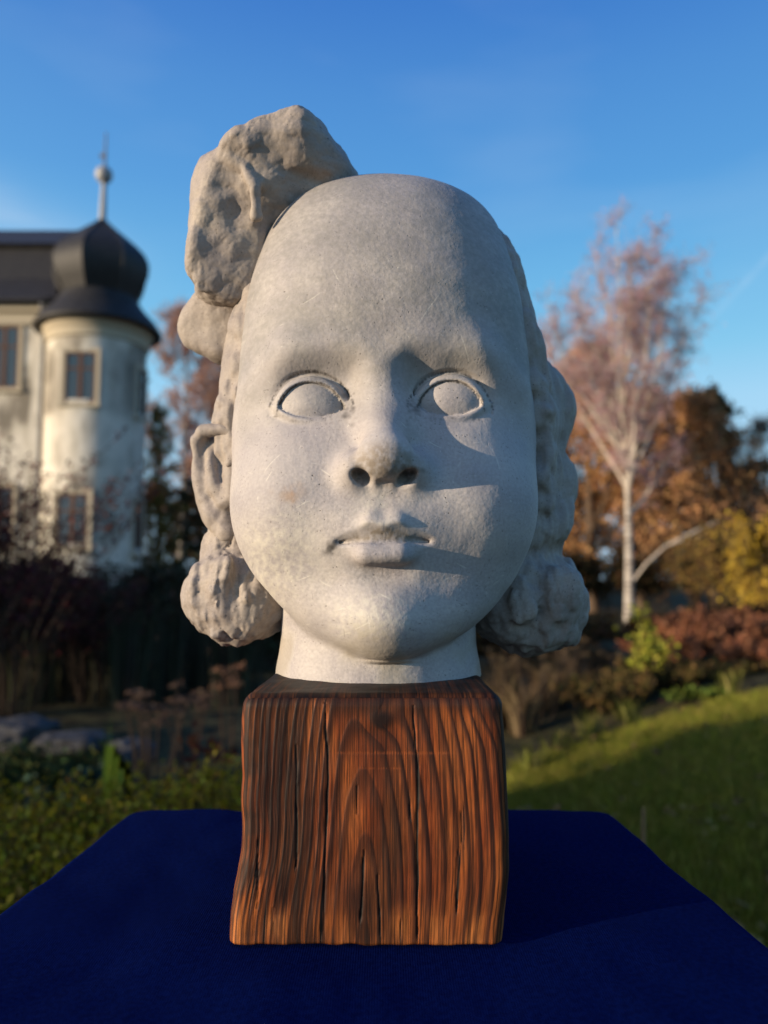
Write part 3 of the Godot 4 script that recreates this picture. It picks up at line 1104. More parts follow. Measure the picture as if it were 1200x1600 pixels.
func wood_at(x: float, y: float) -> Array:
	# x across from the middle, y up from the foot: [how dark the late wood, relief, crack]
	var warp := wood_ring.get_noise_2d(x * 45.0, y * 4.0) * 0.0018 + wood_ring.get_noise_2d(x * 150.0 + 40.0, y * 10.0) * 0.0005
	var d := 0.0030 + 0.0255 * pow(clampf((y + 0.012) / 0.155, 0.0, 1.2), 1.25)
	var cx := -0.0065 + 0.0015 * sin(y * 24.0)
	var xx := (x - cx) * (1.0 + 0.22 * smoothstep(0.055, 0.01, absf(x - cx)))
	var knot := Vector2((x - 0.006) / 0.008, (y - 0.1395) / 0.0065).length()
	var r := sqrt(xx * xx + d * d) + warp + 0.006 * exp(-knot * knot * 0.35)
	# hooks towards the upper right edge
	r += 0.010 * smoothstep(0.118, 0.158, y) * smoothstep(0.03, 0.085, x)
	var f := fposmod(r / 0.0074, 1.0)
	var late := smoothstep(0.40, 0.84, f) * (1.0 - smoothstep(0.90, 1.0, f))
	late *= 0.75 + 0.5 * wood_patch.get_noise_2d(x * 300.0, y * 30.0)
	if x < -0.03:
		# closer rings at the left
		var f2 := fposmod((r - warp * 0.6) / 0.0041, 1.0)
		late = maxf(late * 0.75, smoothstep(0.4, 0.85, f2) * (1.0 - smoothstep(0.9, 1.0, f2)))
	var core := exp(-pow((x + 0.010) / 0.010, 2.0) - pow((y - 0.028) / 0.020, 2.0))
	late = clampf(maxf(late, core * 0.9) + smoothstep(1.2, 0.3, knot), 0.0, 1.0)
	var crack := 0.0
	for c in CRACKS:
		var w: float = c[3] * 0.72 * (0.6 + 0.8 * (wood_fibre.get_noise_2d(c[0] * 900.0, y * 60.0) + 0.5)) * smoothstep(c[1] - 0.002, c[1] + 0.010, y) * smoothstep(c[2] + 0.002, c[2] - 0.012, y)
		var off := absf(x - c[0] - wood_ring.get_noise_2d(c[0] * 500.0, y * 22.0) * 0.0024)
		crack = maxf(crack, 1.0 - smoothstep(w * 0.45, w, off))
	return [late, late * 0.5, crack]


func wood_pictures() -> Array:
	wood_ring = noise(0.5, 21, 3)
	wood_fibre = noise(0.5, 22, 3)
	wood_patch = noise(0.06, 23, 3)
	var w := 1024
	var h := 944
	var height := PackedByteArray()
	height.resize(w * h)
	var colour := picture(w, h, func(i: int, j: int) -> Color:
		var x := ((i + 0.5) / w - 0.5) * 0.168
		var y := (1.0 - (j + 0.5) / h) * 0.155
		var a := wood_at(x, y)
		var fibre := wood_fibre.get_noise_2d(x * 3600.0, y * 90.0)
		var patchy := wood_patch.get_noise_2d(x * 500.0, y * 160.0)
		var worn := clampf(smoothstep(0.034, 0.010, y) * (0.35 + patchy * 1.6) + smoothstep(-0.06, -0.082, x) * smoothstep(0.06, 0.01, y) * 0.5, 0.0, 1.0)
		var early := Color(0.53, 0.285, 0.125).lerp(Color(0.41, 0.19, 0.075), clampf(0.5 + patchy * 1.3, 0, 1))
		early = early.lerp(Color(0.70, 0.43, 0.21), worn * 0.75)
		var streak := wood_fibre.get_noise_2d(x * 1500.0 + 90.0, y * 14.0)
		var c := early * (1.0 + fibre * 0.42) * (1.0 - clampf(streak * 1.1, -0.12, 0.45))
		var dark := Color(0.15, 0.075, 0.048) * (1.0 + fibre * 0.4)
		c = c.lerp(dark, clampf(a[0] * (0.90 - worn * 0.45), 0, 1))
		# scorched edges
		var dark_zone := clampf(wood_patch.get_noise_2d(x * 220.0 + 31.0, y * 40.0) * 1.3 + smoothstep(-0.02, -0.07, x) * 0.30, 0.0, 0.5) * (1.0 - worn)  # dark burnt zones of the wood, stronger towards the left
		c = c * (1.0 - dark_zone * 0.7)
		var burnt := smoothstep(-0.070, -0.086, x + wood_patch.get_noise_2d(3.0, y * 700.0) * 0.016) * 0.65 * (1.0 - worn) + smoothstep(0.140, 0.153, y + fibre * 0.006 + patchy * 0.012) * 0.6
		c = c.lerp(Color(0.13, 0.075, 0.05), clampf(burnt, 0, 1))
		# marks of the saw across the grain
		var cut := exp(-pow((y - 0.1185 - fibre * 0.0006) / 0.0009, 2.0)) * smoothstep(-0.03, -0.02, x) * smoothstep(0.055, 0.04, x) + 0.7 * exp(-pow((y - 0.1090 - fibre * 0.0006) / 0.0007, 2.0)) * smoothstep(-0.012, -0.004, x) * smoothstep(0.022, 0.014, x)
		c = c.lerp(Color(0.66, 0.34, 0.16), clampf(cut * (0.25 + fibre * 1.4), 0, 0.5))
		c = c.lerp(Color(0.035, 0.02, 0.015), a[2])
		height[j * w + i] = int(clampf(0.40 + a[0] * 0.30 + fibre * 0.22 - a[2] * 0.5 - cut * 0.15, 0, 1) * 255.0)
		c.a = 1.0
		return c)
	return [tex(colour), tex(Image.create_from_data(w, h, false, Image.FORMAT_L8, height))]


func materials() -> void:
	var p := plaster_pictures()
	for which in ["plaster", "plaster_face"]:
		var m := mat(Color(1, 1, 1), 0.68, 0.45)
		m.albedo_texture = p[0]
		m.heightmap_enabled = true
		m.heightmap_texture = p[1]
		m.heightmap_scale = 0.05 if which == "plaster" else 0.055
		m.uv1_triplanar = true
		m.uv1_scale = Vector3.ONE * (1.0 / 0.28)
		M[which] = m
	M.plaster.albedo_color = Color(0.90, 0.875, 0.84)
	M.plaster_face.detail_enabled = true
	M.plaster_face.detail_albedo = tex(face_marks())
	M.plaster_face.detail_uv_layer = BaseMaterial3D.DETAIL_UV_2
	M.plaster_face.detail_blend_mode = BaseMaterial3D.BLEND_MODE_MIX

	var w := wood_pictures()
	var wood := mat(Color(1, 1, 1), 0.6, 0.35)
	wood.albedo_texture = w[0]
	wood.heightmap_enabled = true
	wood.heightmap_texture = w[1]
	wood.heightmap_scale = 0.035
	M.wood = wood
	var top := mat(Color(0.50, 0.50, 0.52), 0.6, 0.35)
	top.albedo_texture = w[0]
	M.wood_top = top

	var nap := picture(512, 512, func(i: int, j: int) -> Color:
		var rib := 0.5 + 0.5 * sin(TAU * i / 512.0 * 48.0)
		var n := nap_noise.get_noise_2d(i, j) * 0.5
		var k := clampf(0.5 + rib * 0.22 + n * 0.5 + 0.1 * sin(TAU * j / 512.0 * 64.0), 0, 1)
		return Color(k, k, k))
	var cloth := mat(lin(0.0012, 0.0060, 0.056), 0.95, 0.08)
	cloth.rim_enabled = true
	cloth.rim = 0.12
	cloth.rim_tint = 0.9
	cloth.heightmap_enabled = true
	cloth.heightmap_texture = tex(nap)
	cloth.heightmap_scale = 0.06
	cloth.uv1_triplanar = true
	cloth.uv1_scale = Vector3.ONE * 14.0
	cloth.albedo_texture = noise_tex(0.05, 62, 256, 4, ramp([[0.25, Color(0.80, 0.80, 0.84)], [0.75, Color(1, 1, 1)]]))
	M.cloth = cloth

var nap_noise := noise(0.12, 61, 3)


# ---------------------------------------------------------------- the cloth and the block

func cloth_rim(u: float) -> Vector3:
	# the outline of the table top, rounded at its corners
	var c: Array[Vector2] = [Vector2(-0.284, -0.27), Vector2(-0.2535, -0.792), Vector2(0.2215, -0.792), Vector2(0.268, -0.27)]
	var pts := PackedVector2Array()
	for k in 4:
		var r := 0.022
		var a := c[k] + (c[(k + 3) % 4] - c[k]).normalized() * r
		var b := c[k] + (c[(k + 1) % 4] - c[k]).normalized() * r
		for s in 7:
			var t := s / 6.0
			pts.push_back(a.lerp(c[k], t).lerp(c[k].lerp(b, t), t))
	var whole := 0.0
	for k in pts.size():
		whole += pts[k].distance_to(pts[(k + 1) % pts.size()])
	var left := fposmod(u, 1.0) * whole
	for k in pts.size():
		var l := pts[k].distance_to(pts[(k + 1) % pts.size()])
		if left <= l:
			var q := pts[k].lerp(pts[(k + 1) % pts.size()], left / l)
			return Vector3(q.x, 0, q.y)
		left -= l
	return Vector3(pts[0].x, 0, pts[0].y)


func tablecloth() -> void:
	var b := Mb.new()
	var n := noise(5.0, 51, 3)
	var mid := Vector3(-0.012, 0, -0.53)
	var rims := PackedVector3Array()
	for k in 289:
		rims.push_back(cloth_rim(k / 288.0))
	b.grid(288, 60, func(u: float, v: float) -> Vector3:
		var at := int(round(u * 288.0))
		var r := rims[at]
		var out := (r - mid).normalized()
		if v < 0.5:
			var q := mid.lerp(r - out * 0.010, v * 2.0)
			var near := maxf(absf(q.x + 0.006) - 0.084, absf(q.z + 0.6) - 0.1)
			return Vector3(q.x, TABLE + n.get_noise_2d(q.x * 1.4, q.z) * 0.0040 * smoothstep(0.0, 0.06, near) , q.z)
		if v < 0.62:
			var a := (v - 0.5) / 0.12 * PI * 0.5
			var q := r - out * 0.010 + out * 0.010 * sin(a)
			return Vector3(q.x, TABLE - 0.010 * (1.0 - cos(a)) + n.get_noise_2d(q.x * 1.4, q.z) * 0.0040, q.z)
		var t := (v - 0.62) / 0.38
		var fold := (sin(u * TAU * 19.0 + 3.0 * n.get_noise_2d(u * 3.0, 2.0)) * 0.5 + 0.5) * 0.035 * smoothstep(0.0, 0.5, t)
		var q := r + out * (0.002 + fold + 0.02 * t)
		return Vector3(q.x, lerpf(TABLE - 0.012, 0.012, t), q.z))
	var o := obj("tablecloth", b.mesh(), M.cloth)
	tag(o, "deep blue velvet cloth draped over the table under the sculpture", "tablecloth")


func wood_block() -> void:
	# a squared timber with worn edges; the front and the top carry their own pictures of the grain
	var half := Vector3(0.084, 0.0775, 0.100)
	var r := 0.0085
	var wob := noise(30.0, 33, 2)
	var faces := [[Vector3(1, 0, 0), Vector3(0, 1, 0), Vector3(0, 0, 1), 220], [Vector3(0, 0, -1), Vector3(0, 1, 0), Vector3(1, 0, 0), 130], [Vector3(0, 0, 1), Vector3(0, 1, 0), Vector3(-1, 0, 0), 130], [Vector3(-1, 0, 0), Vector3(0, 1, 0), Vector3(0, 0, -1), 60], [Vector3(1, 0, 0), Vector3(0, 0, -1), Vector3(0, 1, 0), 130], [Vector3(1, 0, 0), Vector3(0, 0, 1), Vector3(0, -1, 0), 24]]
	var sides := Mb.new()
	var ends := Mb.new()
	for f in faces:
		var ux: Vector3 = f[0]
		var uy: Vector3 = f[1]
		var uz: Vector3 = f[2]
		var n: int = f[3]
		var to: Mb = ends if absf(uz.y) > 0.5 else sides
		var place := func(u: float, v: float) -> Vector3:
			var p := (ux * (u * 2.0 - 1.0) + uy * (v * 2.0 - 1.0) + uz) * half
			var inner := p.clamp(-half + Vector3(r, 0.003, r), half - Vector3.ONE * r)
			var out := p - inner
			out = Vector3(out.x / r, out.y / (r if out.y > 0.0 else 0.003), out.z / r).normalized()
			p = inner + out * Vector3(r, r if out.y > 0.0 else 0.003, r)
			var y := p.y + half.y
			# hewn by hand: the outline wanders, and flares at the foot on the left
			var lean := smoothstep(0.07, 0.0, y) * 0.0060 + 0.0005 * sin(y * 70.0) + 0.0008 * wob.get_noise_2d(y, 3.0)
			if p.x < 0.0:
				p.x -= lean * smoothstep(0.0, 0.084, -p.x)
			else:
				p.x += (0.0022 * sin(y * 22.0 + 0.3) - 0.0035 * smoothstep(0.05, 0.0, y)) * smoothstep(0.0, 0.084, p.x)
			if uz.z > 0.5:
				var a := wood_at(p.x, y)
				p -= out * ((a[2] * 0.0007 + (1.0 - a[0]) * 0.00025) * smoothstep(0.0, 0.012, y))
			p += out * wob.get_noise_3dv(p) * 0.0006
			if y < 0.02:
				p.y += wob.get_noise_2d(p.x * 1.3, 8.0) * 0.0010 * smoothstep(0.02, 0.0, y) + 0.0008
			return p
		to.grid(n, n if n < 200 else 200, place)
	# the pictures run upwards from the foot
	for b in [sides, ends]:
		for k in b.uv.size():
			b.uv[k].y = 1.0 - b.uv[k].y
	var m := sides.mesh()
	m.surface_set_material(0, M.wood)
	var o := obj("wooden_block", m, M.wood)
	o.position = Vector3(-0.0065, TABLE + half.y, -0.597)
	o.rotation.y = deg_to_rad(-0.3)
	tag(o, "reddish brown square block of cracked weathered wood under the plaster head", "block")
	obj("end_grain", ends.mesh(), M.wood_top, o)



# ---------------------------------------------------------------- the garden

var rng := RandomNumberGenerator.new()


func at(px: float, py: float, dist: float) -> Vector3:
	# the point seen at a place in the photograph (1200 x 1600), so many metres in front
	var t := deg_to_rad(5.0)
	var d := Vector3((px - 600.0) / 1201.0, 0, 0) + Vector3(0, cos(t), sin(t)) * ((800.0 - py) / 1201.0) + Vector3(0, sin(t), -cos(t))
	return Vector3(0, EYE, 0) + d * (dist / -d.z)


func on_ground(px: float, dist: float) -> Vector3:
	return Vector3((px - 600.0) / 1201.0 * dist, ground_height((px - 600.0) / 1201.0 * dist, -dist), -dist)


func ground_height(x: float, z: float) -> float:
	# the lawn rises to the right; far off the park climbs a little
	var hill := 0.85 * (1.0 - exp(-maxf(0.0, x - 1.0) * 0.26)) * smoothstep(2.0, 5.5, -z) * (1.0 - smoothstep(11.0, 17.0, -z))
	return hill + 0.02 * sin(x * 1.7) * sin(z * 1.3) + 0.35 * smoothstep(14.0, 60.0, -z)


func rise(px: float, py: float, dist: float) -> float:
	# how tall a thing is that stands there and reaches up to that row of the photograph
	return at(px, py, dist).y - on_ground(px, dist).y


func pick(colors: Array, spread := 0.25) -> Color:
	var c: Color = colors[rng.randi() % colors.size()]
	var k := exp(rng.randfn(0.0, spread))
	return Color(c.r * k, c.g * k * (1.0 + rng.randfn(0, 0.05)), c.b * k)


func ball() -> Vector3:
	var v := Vector3(rng.randfn(), rng.randfn(), rng.randfn())
	return v.normalized()


func leaf_mat(back: Color, rough := 0.75) -> StandardMaterial3D:
	var m := mat(Color(1, 1, 1), rough, 0.18)
	m.vertex_color_use_as_albedo = true
	if back != Color.BLACK:
		m.backlight_enabled = true
		m.backlight = back
	return m


func leaves_at(b: Mb, p: Vector3, size: float, colors: Array, up := 0.3, droop := 0.0) -> void:
	b.tint = pick(colors)
	var n := (ball() + Vector3.UP * up).normalized()
	var along := n.cross(ball()).normalized()
	if droop > 0.0:
		along = (along + Vector3.DOWN * droop).normalized()
	var across := n.cross(along).normalized()
	var l := size * rng.randf_range(0.65, 1.35)
	b.leaf(p, along * l, across * l * rng.randf_range(0.22, 0.36), n)


func wander(from: Vector3, dir: Vector3, length: float, steps: int, sway: float, lift: float) -> PackedVector3Array:
	var p := PackedVector3Array([from])
	var d := dir.normalized()
	for i in steps:
		d = (d + ball() * sway + Vector3.UP * lift).normalized()
		p.push_back(p[-1] + d * (length / steps))
	return p


func taper(n: int, a: float, b: float) -> PackedFloat32Array:
	var r := PackedFloat32Array()
	for i in n:
		r.push_back(lerpf(a, b, float(i) / (n - 1)))
	return r


func point_on(path: PackedVector3Array, t: float) -> Vector3:
	var f := clampf(t, 0, 0.9999) * (path.size() - 1)
	return path[int(f)].lerp(path[int(f) + 1], f - int(f))


func tree(called: String, label: String, where: Vector3, o: Dictionary) -> Node3D:
	# trunk, limbs, twigs and leaves. o: height, girth, first (share of the height where limbs begin), spread, limbs, subs, twigs, rise, leaves, leaf, colors, bark, droop, fork
	rng.seed = o.get("seed", 1)
	var t := thing(called, label, "tree", where, 0.0, o.get("group", ""))
	var h: float = o.height
	var girth: float = o.girth
	var bark: Material = o.bark
	var droop: float = o.get("droop", 0.0)
	var first: float = o.get("first", 0.25)
	var rise: float = o.get("rise", 0.9)
	var spread: float = o.spread
	var trunk := Mb.new()
	var limbs := Mb.new()
	var crown := Mb.new()
	var path := wander(Vector3(0, -0.15, 0), o.get("lean", Vector3.UP), h + 0.15, 14, o.get("sway", 0.03), 0.10)
	trunk.tube(path.slice(0, 13), taper(13, girth, girth * 0.18), 9)
	var n_limbs: int = o.limbs
	var per: int = o.subs
	var ends := PackedVector3Array()
	var outs := PackedVector3Array()
	var tips := PackedFloat32Array()
	for i in n_limbs:
		var s := first + (float(o.get("last", 0.985)) - first) * pow((i + 0.5) / n_limbs, 0.9)
		var from := point_on(path, s)
		var a := i * 2.4 + rng.randf_range(-0.5, 0.5)
		var shape: float = pow(sin(PI * clampf(0.16 + 0.84 * pow((s - first) / (1.0 - first), o.get("belly", 1.0)), 0, 1)), 0.7)
		var reach: float = spread * shape * rng.randf_range(0.75, 1.15)
		var dir := Vector3(cos(a), rise * rng.randf_range(0.7, 1.3), sin(a)).normalized()
		var lp := wander(from, dir, reach / maxf(0.35, Vector2(dir.x, dir.z).length()), 7, 0.13, o.get("lift", 0.04))
		var lr := girth * (1.0 - s * 0.85) * float(o.get("thick", 0.42))
		limbs.tube(lp, taper(8, lr, lr * 0.15), 5)
		for k in per:
			var u := 0.22 + 0.78 * (k + rng.randf()) / per
			var sp := point_on(lp, u)
			var sd := ((lp[-1] - lp[0]).normalized() * 0.6 + ball() * 0.8 + Vector3.UP * (0.25 - droop)).normalized()
			var sl: float = reach * rng.randf_range(0.25, 0.5) * (1.15 - u * 0.6)
			var sub := wander(sp, sd, sl, 4, 0.18, 0.02 - droop * 0.25)
			limbs.tube(sub, taper(5, lr * 0.30, lr * 0.06), 3)
			for q in int(o.twigs):
				var tp := point_on(sub, 0.2 + 0.8 * rng.randf())
				var td := ((sub[-1] - sub[0]).normalized() * 0.5 + ball() * 0.8 + Vector3.DOWN * droop).normalized()
				var tl: float = o.get("twig", 0.45) * rng.randf_range(0.6, 1.3)
				var tw := wander(tp, td, tl, 2, 0.2, -droop * 0.4)
				limbs.tube(tw, taper(3, o.get("twig_r", 0.006), o.get("twig_r", 0.006) * 0.4), 3)
				ends.push_back(tp)
				outs.push_back(tw[2] - tp)
	var n_leaf: int = o.leaves
	if ends.size() > 0:
		for k in n_leaf:
			var e := rng.randi() % ends.size()
			var p: Vector3 = ends[e] + outs[e] * rng.randf() + ball() * rng.randf() * o.get("cluster", 0.12)
			leaves_at(crown, p, o.leaf, o.colors, 0.2, droop * 1.5)
	obj("trunk", trunk.mesh(), bark, t)
	obj("branches", limbs.mesh(), o.get("twig_bark", bark), t)
	if n_leaf:
		obj("crown", crown.mesh(true), o.get("leaf_mat", M.leaf), t)
	return t


func bush(called: String, label: String, where: Vector3, size: Vector3, count: int, leaf: float, colors: Array, o := {}) -> Node3D:
	# many stems from one foot, leaves in clumps round their ends
	rng.seed = o.get("seed", 3) + int(absf(where.x) * 131.0) + int(absf(where.z) * 17.0)
	var t := thing(called, label, o.get("category", "shrub"), where, 0.0, o.get("group", ""))
	var stems := Mb.new()
	var crown := Mb.new()
	var n: int = o.get("stems", 26)
	var tops := PackedVector3Array()
	var lows := PackedVector3Array()
	for i in n:
		var a := rng.randf() * TAU
		var r := sqrt(rng.randf())
		var end := Vector3(cos(a) * r * size.x * 0.5, size.y * sqrt(maxf(0.02, 1.0 - r * r * o.get("dome", 0.75))) * rng.randf_range(0.72, 1.05), sin(a) * r * size.z * 0.5)
		var from := Vector3(end.x * 0.25, -0.05, end.z * 0.25)
		var path := PackedVector3Array()
		for s in 6:
			var u := s / 5.0
			path.push_back(from.lerp(end, u) + Vector3(0, size.y * 0.12 * sin(u * PI), 0) + ball() * size.y * 0.02 * u)
		stems.tube(path, taper(6, o.get("stem", 0.008), o.get("stem", 0.008) * 0.3), 4)
		for k in 3:
			var p := point_on(path, rng.randf_range(o.get("low", 0.35), 1.0))
			var tw := wander(p, ball() + Vector3.UP * 0.8, size.y * 0.22, 3, 0.2, 0.05)
			stems.tube(tw, taper(4, o.get("stem", 0.008) * 0.5, o.get("stem", 0.008) * 0.2), 3)
			tops.push_back(tw[3])
			lows.push_back(p)
	for k in count:
		var e := rng.randi() % tops.size()
		var p: Vector3 = lows[e].lerp(tops[e], rng.randf()) + ball() * pow(rng.randf(), 0.6) * o.get("cluster", 0.10) * (size.x + size.y) * 0.5
		p.y = maxf(p.y, 0.01)
		leaves_at(crown, p, leaf, colors, o.get("up", 0.4), o.get("droop", 0.0))
	obj("stems", stems.mesh(), o.get("bark", M.bark_dark), t)
	obj("foliage", crown.mesh(true), o.get("leaf_mat", M.leaf), t)
	return t


func blades(called: String, label: String, where: Vector3, count: int, height: float, width: float, spread: float, colors: Array, bend := 0.4, group := "", category := "plant") -> Node3D:
	# long narrow leaves from one foot, each its own part
	rng.seed = 11 + int(absf(where.x) * 173.0) + int(absf(where.z) * 37.0)
	var t := thing(called, label, category, where, 0.0, group)
	var joined := Mb.new()
	for i in count:
		var b := joined if count > 40 else Mb.new()
		b.tint = pick(colors)
		var a := rng.randf() * TAU
		var out := Vector3(cos(a), 0, sin(a))
		var side := Vector3(-sin(a), 0, cos(a)).rotated(Vector3.UP, rng.randf_range(-0.6, 0.6))
		var foot := out * spread * 0.25 * rng.randf()
		var h := height * rng.randf_range(0.6, 1.05)
		var lean := rng.randf_range(0.15, 1.0) * bend
		var first := b.v.size()
		for s in 7:
			var u := s / 6.0
			var p := foot + Vector3.UP * h * (u - lean * 0.4 * u * u * u) + out * h * lean * u * u
			var w := width * 0.5 * (1.0 - pow(u, 2.2)) + 0.0006
			var nn := (out + Vector3.UP * 0.3).normalized()
			b.vert(p - side * w, (nn - side * 0.4).normalized())
			b.vert(p + out * w * 0.25, nn)
			b.vert(p + side * w, (nn + side * 0.4).normalized())
		for s in 6:
			for q in 2:
				var k := first + s * 3 + q
				b.tri(k, k + 1, k + 3)
				b.tri(k + 1, k + 4, k + 3)
		if count <= 40:
			obj("leaf", b.mesh(true), M.leaf, t)
	if count > 40:
		kind(obj("leaves", joined.mesh(true), M.leaf, t), "stuff")
	return t


func flower_heads(called: String, label: String, where: Vector3, n: int, height: float, spread: float, head: float, colors: Array, flat: float, group := "") -> Node3D:
	# dry flower heads on stems: each stem with its head a part
	rng.seed = 23 + int(absf(where.x) * 91.0) + int(absf(where.z) * 53.0)
	var t := thing(called, label, "plant", where, 0.0, group)
	for i in n:
		var a := rng.randf() * TAU
		var r := sqrt(rng.randf()) * spread
		var top := Vector3(cos(a) * r, height * rng.randf_range(0.75, 1.05), sin(a) * r)
		var st := Mb.new()
		st.tube(PackedVector3Array([Vector3(top.x * 0.3, -0.02, top.z * 0.3), Vector3(top.x * 0.7, top.y * 0.6, top.z * 0.7), top]), taper(3, 0.006, 0.004), 5)
		var s := obj("stem", st.mesh(), M.bark_dark, t)
		var hd := Mb.new()
		for k in 90:
			var v := ball()
			v.y = absf(v.y) * 0.8 - 0.1
			leaves_at(hd, top + v * Vector3(head, head * flat, head) * pow(rng.randf(), 0.4), head * 0.30, colors, 0.6)
		obj("flower_head", hd.mesh(true), M.leaf, s)
	return t


func garden_materials() -> void:
	M.leaf = leaf_mat(Color(0.55, 0.5, 0.4))
	M.leaf_dark = leaf_mat(Color(0.25, 0.25, 0.2))
	M.bark_dark = mat(lin(0.045, 0.032, 0.024), 0.9, 0.2)
	M.bark_brown = mat(lin(0.10, 0.07, 0.05), 0.9, 0.2)
	M.birch_limb = mat(lin(0.50, 0.43, 0.36), 0.85, 0.2)
	M.bark_twig = mat(lin(0.17, 0.085, 0.085), 0.85, 0.2)
	var bt := ramp([[0.0, lin(0.06, 0.05, 0.045)], [0.36, lin(0.15, 0.125, 0.11)], [0.45, lin(0.33, 0.29, 0.25)], [1.0, lin(0.44, 0.40, 0.35)]])
	M.birch = mat(Color(1, 1, 1), 0.8, 0.3)
	M.birch.albedo_texture = noise_tex(0.012, 91, 256, 4, bt)
	M.birch.uv1_triplanar = true
	M.birch.uv1_scale = Vector3(0.5, 1.6, 0.5)
	var soil := ramp([[0.2, lin(0.024, 0.020, 0.011)], [0.5, lin(0.048, 0.042, 0.020)], [0.75, lin(0.075, 0.064, 0.028)]])
	M.soil = mat(Color(1, 1, 1), 0.95, 0.2)
	M.soil.albedo_texture = noise_tex(0.02, 92, 512, 5, soil)
	M.soil.uv1_triplanar = true
	M.soil.uv1_scale = Vector3.ONE * 0.4
	var turf := ramp([[0.25, lin(0.08, 0.09, 0.02)], [0.5, lin(0.13, 0.145, 0.03)], [0.7, lin(0.19, 0.18, 0.05)], [0.9, lin(0.10, 0.075, 0.03)]])
	M.turf = mat(Color(1, 1, 1), 0.95, 0.2)
	M.turf.albedo_texture = noise_tex(0.015, 93, 512, 5, turf)
	M.turf.uv1_triplanar = true
	M.turf.uv1_scale = Vector3.ONE * 0.55
	var rock := ramp([[0.2, lin(0.03, 0.03, 0.033)], [0.6, lin(0.06, 0.06, 0.064)], [0.9, lin(0.10, 0.10, 0.10)]])
	M.rock = mat(Color(1, 1, 1), 0.85, 0.3)
	M.rock.albedo_texture = noise_tex(0.02, 94, 256, 5, rock)
	M.rock.uv1_triplanar = true
	M.rock.uv1_scale = Vector3.ONE * 2.0


# the edge of the lawn towards the beds, from near the table to far on the right
const LAWN_EDGE := [[0.42, -1.6], [0.5, -3.2], [0.62, -4.4], [0.86, -5.2], [1.13, -5.45], [1.9, -5.7], [3.0, -6.05], [4.5, -6.8], [8.0, -8.0], [14.0, -10.0]]


func lawn_edge(x: float) -> float:
	for i in LAWN_EDGE.size() - 1:
		if x <= LAWN_EDGE[i + 1][0]:
			return lerpf(LAWN_EDGE[i][1], LAWN_EDGE[i + 1][1], clampf((x - LAWN_EDGE[i][0]) / (LAWN_EDGE[i + 1][0] - LAWN_EDGE[i][0]), 0, 1))
	return -10.0


